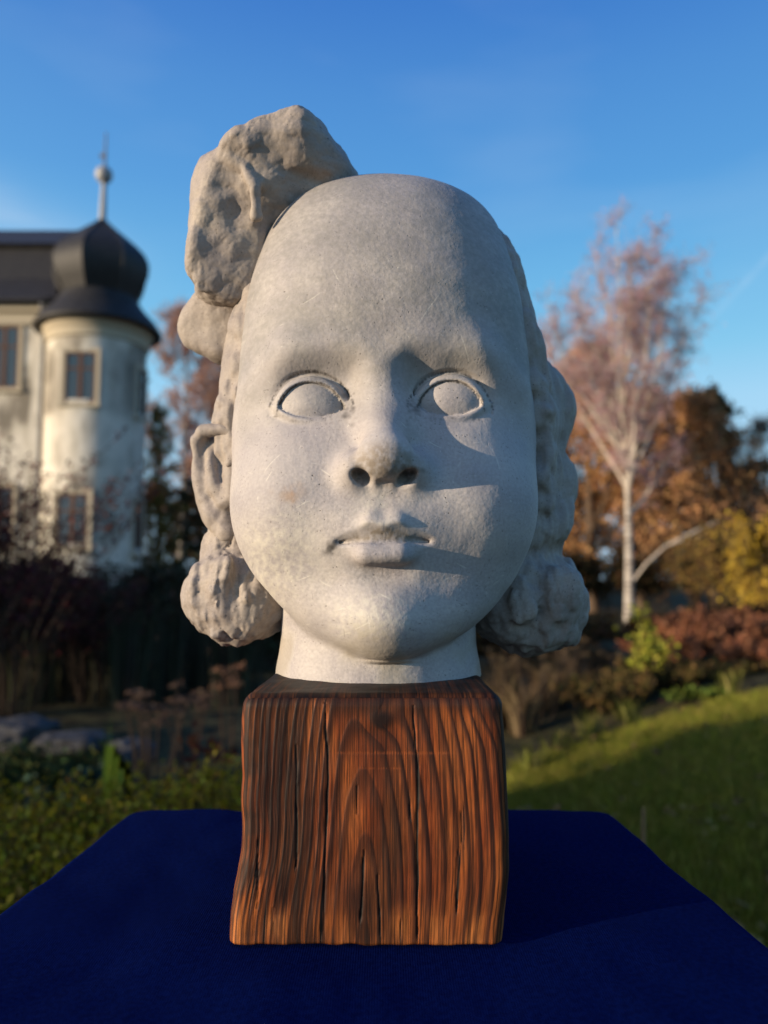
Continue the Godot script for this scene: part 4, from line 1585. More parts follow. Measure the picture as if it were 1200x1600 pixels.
func grounds() -> void:
	var g := Mb.new()
	g.grid(96, 96, func(u: float, v: float) -> Vector3:
		var x := (u * 2.0 - 1.0)
		var z := (v * 2.0 - 1.0)
		var p := Vector3(signf(x) * pow(absf(x), 4.0) * 1500.0 + x * 12.0, 0, signf(z) * pow(absf(z), 4.0) * 1500.0 + z * 12.0)
		p.y = ground_height(p.x, p.z)
		if p.x > 0.7 and p.x < 13.5 and p.z < 3.0 and p.z > lawn_edge(p.x) + 0.35:
			p.y -= 0.07   # the turf lies on it here
		return p)
	kind(obj("ground", g.mesh(), M.soil), "structure")
	var l := Mb.new()
	l.grid(60, 60, func(u: float, v: float) -> Vector3:
		var x := 0.42 + pow(u, 1.6) * 13.0
		var z := lerpf(3.0, lawn_edge(x), v)
		return Vector3(x, ground_height(x, z) + 0.012, z))
	kind(obj("lawn", l.mesh(), M.turf), "structure")
	# grass
	rng.seed = 400
	var tuft := Mb.new()
	for i in 7:
		var a := i * 0.9
		var out := Vector3(cos(a), 0, sin(a))
		var s := Vector3(-sin(a), 0, cos(a)) * 0.0022
		var f := out * 0.012
		var h := 0.030 + 0.012 * (i % 3)
		var k := tuft.vert(f - s, (out + Vector3.UP).normalized())
		tuft.vert(f + Vector3.UP * h + out * h * 0.5, (out + Vector3.UP).normalized())
		tuft.vert(f + s, (out + Vector3.UP).normalized())
		tuft.tri(k, k + 2, k + 1)
	var mm := MultiMesh.new()
	mm.transform_format = MultiMesh.TRANSFORM_3D
	mm.use_colors = true
	mm.mesh = tuft.mesh(true)
	var spots := PackedVector3Array()
	for k in 60000:
		var z := -1.8 - pow(rng.randf(), 0.8) * 8.5
		var x := rng.randf_range(0.2, -z * 0.56 + 0.5)
		if x < 0.42 or z < lawn_edge(x) + rng.randfn(0, 0.08):
			continue
		spots.push_back(Vector3(x, ground_height(x, z) + 0.012, z))
	mm.instance_count = spots.size()
	var greens := [Color(0.23, 0.25, 0.035), Color(0.29, 0.29, 0.045), Color(0.18, 0.21, 0.03), Color(0.33, 0.27, 0.07)]
	for k in spots.size():
		var s := rng.randf_range(0.7, 1.5)
		mm.set_instance_transform(k, Transform3D(Basis(Vector3.UP, rng.randf() * TAU).scaled(Vector3.ONE * s), spots[k]))
		mm.set_instance_color(k, pick(greens, 0.2))
	var gm := MultiMeshInstance3D.new()
	gm.name = "grass"
	gm.multimesh = mm
	gm.material_override = M.leaf
	add_child(gm)
	kind(gm, "stuff")
	gm.set_meta("label", "short green grass of the lawn on the right")
	gm.set_meta("category", "grass")
	# fallen leaves on the lawn and under the shrubs
	var fl := Mb.new()
	for k in 3600:
		var z := -1.9 - pow(rng.randf(), 1.1) * 8.0
		var x := rng.randf_range(0.25, -z * 0.56 + 0.4)
		var dense := 1.0 if z > -4.2 else 0.35
		if rng.randf() > dense * clampf(0.55 + 2.2 * sin(x * 3.1 + sin(z * 2.3) * 2.0) * sin(z * 2.7 + x), 0.06, 1.0):
			continue
		fl.tint = pick([Color(0.16, 0.085, 0.035), Color(0.20, 0.115, 0.045), Color(0.11, 0.06, 0.03), Color(0.24, 0.16, 0.06)], 0.25)
		var n := (Vector3.UP + ball() * 0.45).normalized()
		var al := n.cross(ball()).normalized()
		var sz := rng.randf_range(0.035, 0.075)
		fl.leaf(Vector3(x, ground_height(x, z) + 0.038 + rng.randf() * 0.014, z), al * sz, n.cross(al) * sz * 0.34, n)
	var fo := kind(obj("fallen_leaves", fl.mesh(true), M.leaf), "stuff")
	fo.set_meta("label", "brown fallen leaves lying in the lawn on the right")
	fo.set_meta("category", "leaves")


func stone(label: String, where: Vector3, size: Vector3, turn: float, s: int) -> void:
	var n := noise(1.1, s, 3)
	var b := Mb.new()
	b.grid(28, 16, func(u: float, v: float) -> Vector3:
		var a := u * TAU
		var e := (v - 0.5) * PI
		var d := Vector3(cos(e) * cos(a), sin(e), cos(e) * sin(a))
		d = Vector3(signf(d.x) * pow(absf(d.x), 0.7), signf(d.y) * pow(absf(d.y), 0.6), signf(d.z) * pow(absf(d.z), 0.7))
		return d * size * 0.5 * (1.0 + 0.35 * n.get_noise_3dv(d * 1.3)))
	var o := obj("garden_stone", b.mesh(), M.rock)
	o.position = where
	o.rotation.y = turn
	tag(o, label, "stone", "flat stones round the bed on the left")


func garden() -> void:
	garden_materials()
	grounds()
	manor()
	far_trees()
	left_of_view()
	beds()


func far_trees() -> void:
	var rust := [Color(0.42, 0.22, 0.095), Color(0.34, 0.17, 0.075), Color(0.48, 0.27, 0.12), Color(0.27, 0.14, 0.07)]
	var rust2 := [Color(0.36, 0.19, 0.095), Color(0.29, 0.15, 0.075), Color(0.42, 0.24, 0.11)]
	var plum := [Color(0.40, 0.22, 0.25), Color(0.45, 0.26, 0.28), Color(0.33, 0.165, 0.20)]
	# the birch
	var w := on_ground(979, 22.0)
	var birch := tree("birch_tree", "tall pale-barked birch with bare purple twigs on the right", w, {"seed": 6, "last": 0.80, "lean": Vector3(0.045, 1, 0), "height": 9.3, "girth": 0.15, "first": 0.33, "spread": 2.7, "limbs": 28, "subs": 12, "twigs": 10, "rise": 1.4, "thick": 0.60, "twig": 0.55, "twig_r": 0.0065, "leaves": 38000, "leaf": 0.06, "cluster": 0.22, "colors": plum, "bark": M.birch, "twig_bark": M.birch_limb, "sway": 0.018, "lift": 0.10, "belly": 0.85})
	# brown-leaved trees behind it
	tree("rust_tree", "broad tree full of rusty brown leaves close behind the birch on its left", on_ground(925, 27.5), {"seed": 12, "height": 9.3, "girth": 0.24, "first": 0.12, "spread": 2.6, "limbs": 34, "subs": 9, "twigs": 5, "rise": 0.7, "leaves": 15000, "leaf": 0.15, "cluster": 0.30, "colors": rust, "bark": M.bark_brown, "belly": 0.75, "group": "brown trees behind the birch"})
	tree("rust_tree", "rounded russet tree behind the birch on its right, lower than the birch", on_ground(1085, 26.0), {"seed": 14, "height": 7.4, "girth": 0.22, "first": 0.10, "spread": 2.7, "limbs": 30, "subs": 9, "twigs": 5, "rise": 0.6, "leaves": 14000, "leaf": 0.15, "cluster": 0.30, "colors": rust2, "bark": M.bark_brown, "belly": 0.7, "group": "brown trees behind the birch"})
	tree("rust_tree", "brown tree standing half behind the right side of the plaster head", on_ground(865, 30.0), {"seed": 15, "height": 8.6, "girth": 0.22, "first": 0.12, "spread": 2.4, "limbs": 26, "subs": 8, "twigs": 5, "rise": 0.8, "leaves": 11000, "leaf": 0.16, "cluster": 0.32, "colors": rust, "bark": M.bark_brown, "belly": 0.8, "group": "brown trees behind the birch"})
	tree("rust_tree", "brown tree straight behind the trunk of the birch", on_ground(1000, 29.5), {"seed": 16, "height": 8.4, "girth": 0.22, "first": 0.10, "spread": 2.6, "limbs": 30, "subs": 9, "twigs": 5, "rise": 0.7, "leaves": 13000, "leaf": 0.16, "cluster": 0.32, "colors": rust2, "bark": M.bark_brown, "belly": 0.75, "group": "brown trees behind the birch"})
	for k in 6:
		bush("thicket_bush", "dark leafy bush in the thicket below the brown trees, " + ["beside the right curl", "second from the curl", "left of the birch trunk", "right of the birch trunk", "below the pine", "at the right edge"][k], on_ground([835, 890, 950, 1020, 1095, 1180][k], [24.0, 24.6, 25.0, 25.2, 24.4, 24.0][k]), Vector3(2.6, [2.0, 2.1, 1.9, 2.0, 2.1, 2.0][k], 1.8), 3000, 0.13, [Color(0.07, 0.04, 0.02), Color(0.05, 0.04, 0.018), Color(0.10, 0.055, 0.025), Color(0.035, 0.035, 0.016)], {"stems": 30, "dome": 0.3, "group": "thicket below the brown trees"})
	# a dark pine
	tree("pine_tree", "dark green pine showing between the birch and the right edge", on_ground(1110, 31.0), {"seed": 17, "height": 8.6, "girth": 0.2, "first": 0.35, "spread": 2.6, "limbs": 20, "subs": 9, "twigs": 6, "rise": 0.12, "leaves": 13000, "leaf": 0.22, "cluster": 0.16, "colors": [Color(0.022, 0.034, 0.018), Color(0.03, 0.045, 0.022), Color(0.016, 0.024, 0.016)], "bark": M.bark_brown, "leaf_mat": M.leaf_dark, "lift": -0.01, "belly": 0.6})
	# bare tree at the right edge
	tree("bare_tree", "bare grey tree at the right edge of the view", on_ground(1205, 33.0), {"seed": 19, "height": 7.8, "girth": 0.16, "first": 0.2, "spread": 2.2, "limbs": 24, "subs": 9, "twigs": 7, "rise": 0.9, "leaves": 1500, "leaf": 0.06, "colors": [Color(0.10, 0.07, 0.05)], "bark": M.bark_dark, "twig_r": 0.012, "twig": 0.6})
	# golden willow
	tree("willow_tree", "golden yellow weeping willow at the right edge", on_ground(1215, 17.0), {"seed": 21, "height": 2.7, "girth": 0.1, "first": 0.35, "spread": 1.15, "limbs": 16, "subs": 8, "twigs": 7, "rise": 0.5, "droop": 0.9, "twig": 0.8, "leaves": 9000, "leaf": 0.09, "cluster": 0.05, "colors": [Color(0.42, 0.27, 0.03), Color(0.50, 0.34, 0.05), Color(0.33, 0.22, 0.03)], "bark": M.bark_brown})
	tree("young_maple", "low tree with ochre leaves in front of the russet trees, right of the birch", on_ground(1115, 20.0), {"seed": 22, "height": 2.1, "girth": 0.08, "first": 0.2, "spread": 1.2, "limbs": 16, "subs": 7, "twigs": 5, "rise": 0.7, "leaves": 4200, "leaf": 0.10, "cluster": 0.16, "colors": [Color(0.22, 0.14, 0.04), Color(0.17, 0.10, 0.04), Color(0.12, 0.09, 0.03)], "bark": M.bark_brown})
	# its low pale boughs, which catch the sun
	for k in 2:
		var pts: Array = [[984, 915, 22.0], [1010, 880, 21.8], [1040, 853, 21.6], [1085, 838, 21.4], [1138, 845, 21.2]] if k == 0 else [[1040, 853, 21.6], [1090, 828, 21.5], [1120, 815, 21.6]]
		var bough := Mb.new()
		var line := PackedVector3Array()
		for q in pts:
			line.push_back(at(q[0], q[1], q[2]) - birch.position)
		bough.tube(line, taper(line.size(), 0.038, 0.015), 7)
		obj("bough", bough.mesh(), M.birch_limb, birch)
	# behind the house
	tree("alder_tree", "leafless peach-pink tree far behind the round tower, next to its eaves", on_ground(283, 48.0), {"seed": 31, "height": 18.0, "girth": 0.26, "first": 0.28, "spread": 3.4, "limbs": 28, "subs": 10, "twigs": 8, "rise": 1.1, "group": "peach-pink trees behind the tower", "leaves": 22000, "leaf": 0.12, "cluster": 0.3, "colors": [Color(0.52, 0.32, 0.23), Color(0.42, 0.25, 0.18), Color(0.58, 0.38, 0.27)], "bark": M.birch, "twig_bark": M.bark_twig, "twig_r": 0.015, "twig": 0.8, "belly": 0.8})
	tree("alder_tree", "second peach-pink tree, directly behind the bow loop and the ear of the sculpture", on_ground(335, 52.0), {"seed": 32, "height": 16.5, "girth": 0.26, "first": 0.2, "spread": 3.4, "limbs": 28, "subs": 10, "twigs": 8, "rise": 1.0, "group": "peach-pink trees behind the tower", "leaves": 20000, "leaf": 0.13, "cluster": 0.3, "colors": [Color(0.50, 0.30, 0.20), Color(0.42, 0.24, 0.16), Color(0.56, 0.38, 0.24)], "bark": M.birch, "twig_bark": M.bark_twig, "twig_r": 0.015, "twig": 0.8, "belly": 0.7})
	tree("larch_tree", "slim larch with yellow needles right against the round tower", on_ground(249, 27.0), {"seed": 33, "height": 7.4, "girth": 0.11, "first": 0.15, "spread": 0.62, "limbs": 36, "subs": 6, "twigs": 5, "rise": 0.05, "leaves": 6500, "leaf": 0.09, "cluster": 0.12, "colors": [Color(0.22, 0.16, 0.03), Color(0.30, 0.20, 0.04), Color(0.13, 0.10, 0.03)], "bark": M.bark_dark})
	tree("spruce_tree", "dark tree with bluish gaps behind the ear of the plaster head", on_ground(305, 36.0), {"seed": 35, "height": 5.6, "girth": 0.16, "first": 0.1, "spread": 1.8, "limbs": 30, "subs": 7, "twigs": 5, "rise": 0.2, "leaves": 8000, "leaf": 0.16, "cluster": 0.15, "colors": [Color(0.03, 0.035, 0.018), Color(0.05, 0.045, 0.02), Color(0.09, 0.07, 0.03)], "bark": M.bark_dark, "leaf_mat": M.leaf_dark})
	# the far edge of the park, seen in gaps
	var far := [[-60, 70, 11.0], [430, 75, 10.0], [520, 80, 10.0], [620, 78, 11.0], [720, 76, 10.0], [810, 70, 9.0], [900, 66, 8.5], [1010, 72, 9.0], [1120, 64, 8.0], [1190, 70, 8.5], [1270, 66, 9.0], [340, 72, 9.0], [250, 76, 9.5]]
	var spots := ["far left behind the house", "behind the left side of the face", "behind the middle of the face", "behind the mouth of the sculpture", "behind the right cheek", "behind the right curls", "behind the leftmost rusty tree", "behind the birch trunk", "behind the russet tree", "near the right edge behind the willow", "outside on the right", "behind the left curl", "in the gap beside the round tower"]
	var proto: Node3D = null
	for i in far.size():
		var p := on_ground(far[i][0], far[i][1])
		var label: String = "distant bare brown tree, " + spots[i]
		if proto == null:
			proto = tree("distant_tree", label, p, {"seed": 41, "height": 10.0, "girth": 0.25, "first": 0.06, "spread": 4.6, "limbs": 30, "subs": 7, "twigs": 4, "rise": 0.6, "leaves": 7000, "leaf": 0.34, "cluster": 0.6, "twig": 0.9, "twig_r": 0.02, "colors": [Color(0.13, 0.075, 0.05), Color(0.16, 0.09, 0.06), Color(0.10, 0.07, 0.045)], "bark": M.bark_dark, "group": "distant trees at the edge of the park"})
			proto.scale = Vector3.ONE * (far[i][2] / 10.0)
		else:
			copy_of(proto, label, p, i * 1.3, far[i][2] / 10.0)


func left_of_view() -> void:
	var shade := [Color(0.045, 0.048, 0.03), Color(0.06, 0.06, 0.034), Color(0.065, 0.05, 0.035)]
	# what stands left of the view and keeps the beds and the near lawn in the shade
	for k in 6:
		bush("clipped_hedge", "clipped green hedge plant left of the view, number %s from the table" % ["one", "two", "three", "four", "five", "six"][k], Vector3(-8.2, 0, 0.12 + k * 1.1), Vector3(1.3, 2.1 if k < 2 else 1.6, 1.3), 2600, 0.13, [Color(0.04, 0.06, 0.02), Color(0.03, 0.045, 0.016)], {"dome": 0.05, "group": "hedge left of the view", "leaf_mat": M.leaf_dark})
	tree("added_oak_tree", "young oak with dry leaves added unseen left of the view to shade the upper head, its crown begins above the hedge", Vector3(-9.6, 0, 4.65), {"seed": 55, "height": 7.0, "girth": 0.12, "first": 0.445, "spread": 2.1, "limbs": 22, "subs": 7, "twigs": 5, "rise": 0.22, "leaves": 17000, "leaf": 0.11, "cluster": 0.16, "colors": [Color(0.2, 0.11, 0.05), Color(0.15, 0.08, 0.04)], "bark": M.bark_brown, "twig_r": 0.007})  # unseen tree, added so that its crown shades the upper head
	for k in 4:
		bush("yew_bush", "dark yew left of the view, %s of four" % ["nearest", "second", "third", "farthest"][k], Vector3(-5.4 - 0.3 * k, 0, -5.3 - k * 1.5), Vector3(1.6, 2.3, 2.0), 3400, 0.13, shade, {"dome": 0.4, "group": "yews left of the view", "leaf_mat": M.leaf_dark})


func beds() -> void:
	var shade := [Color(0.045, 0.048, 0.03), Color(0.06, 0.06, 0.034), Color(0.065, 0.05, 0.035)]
	var maroon := [Color(0.075, 0.018, 0.022), Color(0.10, 0.026, 0.026), Color(0.05, 0.014, 0.018), Color(0.12, 0.05, 0.03)]
	# left: dark evergreens behind the bed
	var names := ["beside the house wall", "under the lower tower window", "right of the tower foot", "behind the left curl", "below the left curl"]
	var dark_at := [[-60, 11.0, 1.55, 2.2], [60, 10.0, 1.42, 2.0], [175, 10.6, 1.42, 2.0], [290, 10.2, 1.40, 2.0], [400, 10.8, 1.45, 2.2]]
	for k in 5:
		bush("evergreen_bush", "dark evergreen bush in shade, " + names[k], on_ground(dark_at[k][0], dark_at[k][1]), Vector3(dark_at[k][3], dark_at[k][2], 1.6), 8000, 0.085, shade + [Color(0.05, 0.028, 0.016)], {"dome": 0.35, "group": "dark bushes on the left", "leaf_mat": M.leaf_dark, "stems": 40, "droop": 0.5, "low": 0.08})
	# maroon barberry in front of the house
	bush("barberry_bush", "tall barberry with dark red leaves in front of the house wall", on_ground(25, 7.2), Vector3(1.6, 2.5, 1.3), 7500, 0.045, maroon, {"stems": 46, "cluster": 0.06, "dome": 0.7, "leaf_mat": M.leaf_dark, "stem": 0.007})
	bush("barberry_bush", "lower dark red barberry below the tower's lower window", on_ground(150, 8.0), Vector3(1.3, 1.45, 1.2), 3000, 0.045, maroon, {"stems": 34, "cluster": 0.08, "dome": 0.7, "leaf_mat": M.leaf_dark})
	# long shoots of it against the tower
	rng.seed = 71
	var sh := thing("barberry_shoots", "long bare shoots with few red leaves crossing the tower wall", "shrub", on_ground(-10, 6.0))
	for k in 16:
		var st := Mb.new()
		var lf := Mb.new()
		var path := wander(Vector3(rng.randf_range(-0.3, 0.5), 0.7, rng.randf_range(-0.2, 0.2)), Vector3(0.05 + 0.055 * k, 1.0, 0.0), 1.3 + 0.06 * k, 9, 0.10, -0.04)
		st.tube(path, taper(10, 0.006, 0.002), 4)
		for q in 46:
			leaves_at(lf, point_on(path, rng.randf_range(0.25, 1.0)) + ball() * 0.035, 0.04, maroon, 0.3)
		var s := obj("shoot", st.mesh(), M.bark_dark, sh)
		obj("foliage", lf.mesh(true), M.leaf_dark, s)
	# reeds in the dark
	for k in 7:
		var px: float = [20, 75, 120, 200, 255, 310, 370][k]
		var d: float = [8.4, 8.0, 8.6, 7.8, 8.2, 8.6, 8.0][k]
		blades("reed_clump", "clump of dark upright reeds, " + ["at the left edge", "second from the left edge", "left of the tall yellow-green blade", "right of the tall yellow-green blade", "between the blade and the curl", "below the left curl", "beside the wooden block"][k], on_ground(px, d), 150, [1.15, 1.0, 1.1, 1.2, 1.05, 1.2, 1.1][k], 0.016, 1.3, [Color(0.035, 0.04, 0.022), Color(0.05, 0.05, 0.03), Color(0.045, 0.035, 0.026)], 0.22, "dark reeds on the left")
	# flat stones and the green cover before them
	stone("long flat grey stone by the pond, right of the green cover", on_ground(122, 5.6) + Vector3(0, 0.10, 0), Vector3(0.5, 0.13, 0.35), 0.1, 81)
	stone("grey stone behind the green cover at the left edge", on_ground(35, 5.9) + Vector3(0, 0.12, 0), Vector3(0.55, 0.2, 0.5), -0.3, 82)
	stone("small dark stone beside the bent blade", on_ground(215, 5.4) + Vector3(0, 0.06, 0), Vector3(0.3, 0.16, 0.3), 0.5, 83)
	bush("ground_cover", "low dark green ground cover in front of the flat stones", on_ground(35, 4.3), Vector3(1.3, 0.30, 1.0), 5200, 0.035, [Color(0.030, 0.055, 0.020), Color(0.022, 0.04, 0.016), Color(0.06, 0.065, 0.02)], {"dome": 0.5, "stems": 40, "category": "ground cover"})
	bush("ground_cover", "bluish green leaves left of the bent blade", on_ground(130, 4.2), Vector3(0.6, 0.24, 0.7), 1700, 0.04, [Color(0.035, 0.06, 0.045), Color(0.03, 0.05, 0.04)], {"dome": 0.5, "category": "ground cover"})
	# the yellow-green hedge nearest on the left
	var box_at: Array[Vector3] = [Vector3(-1.30, 0, -2.35), Vector3(-0.88, 0, -2.45), Vector3(-1.05, 0, -1.85), Vector3(-0.55, 0, -2.60), Vector3(-0.74, 0, -1.35), Vector3(-0.72, 0, -1.95), Vector3(-1.70, 0, -2.6)]
	var box_names := ["yellow-green box bush at the left edge, in the far row", "yellow-green box bush beyond the cloth's left edge, middle of the far row", "yellow-green box bush at the left edge, in the middle row", "yellow-green box bush by the far left corner of the cloth", "yellow-green box bush nearest the viewer on the left", "yellow-green box bush hard against the cloth's left edge", "outermost box bush on the left, mostly outside the view"]
	for k in 7:
		bush("box_bush", box_names[k], box_at[k], Vector3(0.58, 0.58, 0.56), 9000, 0.019, [Color(0.29, 0.205, 0.012), Color(0.34, 0.24, 0.015), Color(0.20, 0.155, 0.012), Color(0.38, 0.26, 0.03), Color(0.30, 0.15, 0.03)], {"dome": 0.25, "stems": 80, "cluster": 0.10, "group": "yellow-green box hedge", "stem": 0.0035, "up": 0.8})
	# irises
	var lime := [Color(0.22, 0.28, 0.03), Color(0.28, 0.32, 0.04), Color(0.16, 0.23, 0.03)]
	blades("iris_clump", "bright green iris with one tall upright blade, left of the wooden block", on_ground(178, 3.3), 7, 0.34, 0.026, 0.25, lime, 0.45)
	blades("iris_clump", "single tall upright yellow-green blade left of the wooden block", on_ground(179, 3.3), 5, rise(179, 1085, 3.3) * 1.05, 0.028, 0.03, lime, 0.03)
	rng.seed = 5
	var bent := thing("bent_iris", "yellow-green iris blade folded over near its top, beyond the cloth's left corner", "plant", on_ground(172, 2.9))
	for k in 3:
		var b := Mb.new()
		b.tint = Color(0.36, 0.36, 0.03) if k < 2 else Color(0.26, 0.32, 0.04)
		var up := at(172.0 + k * 8.0, 1165.0 + k * 12.0, 2.9) - bent.position
		var foot := Vector3(-0.03 + k * 0.03, 0, 0.02 * k)
		var down := at(205.0 + k * 3.0, 1260.0, 2.88) - bent.position
		var line: Array[Vector3] = [foot, foot.lerp(up, 0.5), up, up.lerp(down, 0.35) + Vector3(0.01, 0.012, 0), down]
		for s in 5:
			var w := Vector3(0.020, 0.004, 0.012) * (1.0 if s < 4 else 0.4)
			b.vert(line[s] - w, Vector3(0.2, 0.3, 0.93).normalized())
			b.vert(line[s] + w, Vector3(-0.2, 0.3, 0.93).normalized())
		for s in 4:
			b.tri(s * 2, s * 2 + 2, s * 2 + 1)
			b.tri(s * 2 + 1, s * 2 + 2, s * 2 + 3)
		obj("leaf", b.mesh(true), M.leaf, bent)
	# seed heads, red leaves and small things beside the block
	var dry := [Color(0.10, 0.065, 0.05), Color(0.075, 0.05, 0.042), Color(0.13, 0.085, 0.06)]
	flower_heads("sedum_plant", "faded grey-brown sedum heads left of the wooden block", on_ground(248, 4.3), 11, 0.62, 0.24, 0.065, dry, 0.45, "faded sedums")
	flower_heads("sedum_plant", "darker sedum heads farther back, close to the block", on_ground(300, 4.9), 9, 0.55, 0.24, 0.06, dry, 0.45, "faded sedums")
	flower_heads("hydrangea_plant", "dry brown hydrangea heads just above the block's left shoulder", on_ground(362, 4.6), 5, 0.80, 0.09, 0.055, [Color(0.20, 0.11, 0.07), Color(0.15, 0.08, 0.05)], 0.8)
	bush("red_leaf_plant", "plant with dull red leaves left of the wooden block", on_ground(338, 3.5), Vector3(0.30, 0.62, 0.3), 320, 0.055, [Color(0.16, 0.035, 0.02), Color(0.09, 0.025, 0.02), Color(0.22, 0.06, 0.025)], {"stems": 12, "category": "plant", "stem": 0.004})
	bush("green_plant", "green broad-leaved plant between the iris and the red leaves", on_ground(275, 3.2), Vector3(0.34, 0.46, 0.3), 420, 0.06, [Color(0.04, 0.075, 0.02), Color(0.06, 0.09, 0.025), Color(0.10, 0.10, 0.02)], {"stems": 14, "category": "plant", "stem": 0.004})
	blades("pale_grass", "pale straw blades touching the left side of the block", on_ground(372, 2.6), 9, 0.66, 0.014, 0.2, [Color(0.28, 0.21, 0.10), Color(0.20, 0.17, 0.05)], 0.25)

	# right: dry grasses in the shade beside the block
	var hay := [Color(0.13, 0.085, 0.05), Color(0.09, 0.06, 0.035), Color(0.17, 0.12, 0.07), Color(0.07, 0.055, 0.03)]
	for k in 9:
		var px: float = [770, 815, 860, 905, 790, 840, 885, 930, 960][k]
		var d: float = [6.6, 6.3, 6.9, 7.2, 7.8, 8.2, 8.0, 8.4, 7.6][k]
		blades("dry_grass", "tuft of dry brown grass right of the block, " + ["touching it in view", "second from the block", "third from the block", "in the middle of the row", "in the back row nearest the block", "in the back row, second", "in the back row, third", "at the end of the back row", "at the right end of the front row"][k], on_ground(px, d), 170, rise(px, [1040, 1045, 1020, 1040, 1000, 1010, 985, 1000, 1055][k], d), 0.013, 0.5, hay, 0.75, "dry grasses right of the block", "grass tuft")
		if k < 6:
			flower_heads("dry_perennial", "faded brown perennial among the dry grass, " + ["nearest the block", "second from the block", "third from the block", "fourth, under the curl", "behind, near the block", "behind, farther right"][k], on_ground(px + 22, d + 0.3), 9, rise(px, [1030, 1040, 1010, 1030, 990, 1000][k], d), 0.28, 0.05, hay, 0.8, "faded perennials right of the block")
	for k in 6:
		bush("brown_shrub", "dark brown shrub in the shade behind the dry grass, " + ["nearest the head", "second from the head", "under the birch", "right of the birch foot", "below the ochre tree", "at the right edge"][k], on_ground([800, 880, 960, 1050, 1130, 1215][k], [10.5, 10.2, 11.6, 12.0, 12.2, 12.0][k]), Vector3(1.7, rise([800, 880, 960, 1050, 1130, 1215][k], [975, 960, 990, 968, 952, 950][k], [10.5, 10.2, 11.6, 12.0, 12.2, 12.0][k]), 1.5), 3600, 0.07, [Color(0.07, 0.035, 0.018), Color(0.05, 0.03, 0.016), Color(0.10, 0.05, 0.022), Color(0.04, 0.035, 0.014)], {"stems": 40, "group": "brown shrubs on the right"})
	# sunlit rust-coloured shrubs along the lawn
	var copper := [Color(0.30, 0.115, 0.055), Color(0.24, 0.09, 0.05), Color(0.35, 0.16, 0.085), Color(0.19, 0.085, 0.045)]
	var cop := [[1030, 7.6, 992, 0.8], [1068, 8.0, 962, 0.9], [1125, 8.3, 955, 1.0], [1190, 8.6, 960, 1.0], [1245, 8.8, 965, 1.0], [1160, 7.5, 1000, 0.8]]
	for k in cop.size():
		bush("copper_shrub", "copper-red shrub in the sun along the lawn, " + ["left of the yellow-green sapling's foot", "just right of the sapling", "tallest in the middle", "right of the tallest", "cut by the right edge", "low one in front"][k], on_ground(cop[k][0], cop[k][1]), Vector3(cop[k][3], rise(cop[k][0], cop[k][2], cop[k][1]), 0.8), 6500, 0.034, copper, {"stems": 46, "cluster": 0.09, "dome": 0.55, "group": "copper shrubs along the lawn"})
	for k in 6:
		var px: float = [930, 972, 1040, 1098, 1160, 1012][k]
		var d: float = [6.5, 6.6, 6.9, 7.05, 7.3, 7.3][k]
		bush("low_plant", "low brownish plant in the bed along the lawn, " + ["first from the dry grass", "second from the dry grass", "below the copper shrubs", "under the tallest copper shrub", "near the right edge", "beside the foot of the sapling"][k], on_ground(px, d), Vector3(0.75, rise(px, [1062, 1052, 1040, 1035, 1035, 1030][k], d), 0.6), 2600, 0.035, [Color(0.12, 0.075, 0.03), Color(0.09, 0.08, 0.025), Color(0.17, 0.10, 0.04), Color(0.07, 0.06, 0.02)], {"stems": 30, "dome": 0.4, "category": "plant", "group": "low plants in the bed along the lawn"})
	bush("yellow_sapling", "slim sapling with yellow-green leaves in front of the copper shrubs", on_ground(1003, 6.9), Vector3(0.36, rise(1003, 950, 6.9), 0.34), 620, 0.05, [Color(0.25, 0.26, 0.03), Color(0.32, 0.30, 0.05), Color(0.18, 0.20, 0.03)], {"stems": 9, "cluster": 0.14, "dome": 0.95})
	bush("green_plant", "low bright green plant at the lawn's edge under the copper shrubs", on_ground(1080, 6.35), Vector3(0.6, rise(1080, 1078, 6.35), 0.3), 1500, 0.045, [Color(0.09, 0.13, 0.025), Color(0.13, 0.16, 0.03)], {"stems": 22, "category": "plant"})
	for k in 5:
		blades("long_grass", "uncut grass along the edge of the lawn, " + ["nearest the block", "second", "third", "fourth", "farthest"][k] + " tuft", on_ground([825, 865, 915, 975, 1135][k], [5.15, 5.5, 5.75, 5.95, 6.3][k]), 70, 0.22, 0.009, 0.45, [Color(0.13, 0.14, 0.03), Color(0.09, 0.10, 0.02), Color(0.17, 0.15, 0.05)], 0.7, "uncut grass along the lawn", "grass tuft")
	var stub := Mb.new()
	stub.tint = Color.WHITE
	var foot := on_ground(990, 3.1)
	stub.tube(wander(Vector3(0, -0.02, 0), Vector3(0.02, 1, 0), 0.36, 4, 0.03, 0.0), taper(5, 0.009, 0.006), 6, true)
	var so := obj("dead_stem", stub.mesh(), mat(lin(0.22, 0.13, 0.07)))
	so.position = foot
	tag(so, "short dead brown stem sticking up beyond the right edge of the cloth", "plant")
	var wl := Mb.new()
	wl.tint = Color(0.5, 0.5, 0.52)
	wl.leaf(Vector3(-0.03, 0, 0), Vector3(0.07, 0.015, 0), Vector3(0, 0.006, 0.024), Vector3(0, 1, 0.3).normalized())
	var wo := obj("pale_leaf", wl.mesh(true), M.leaf)
	wo.position = on_ground(1080, 5.3) + Vector3(0, 0.06, 0)
	tag(wo, "single whitish leaf lying on the shaded lawn", "leaf")

# ---------------------------------------------------------------- the manor house

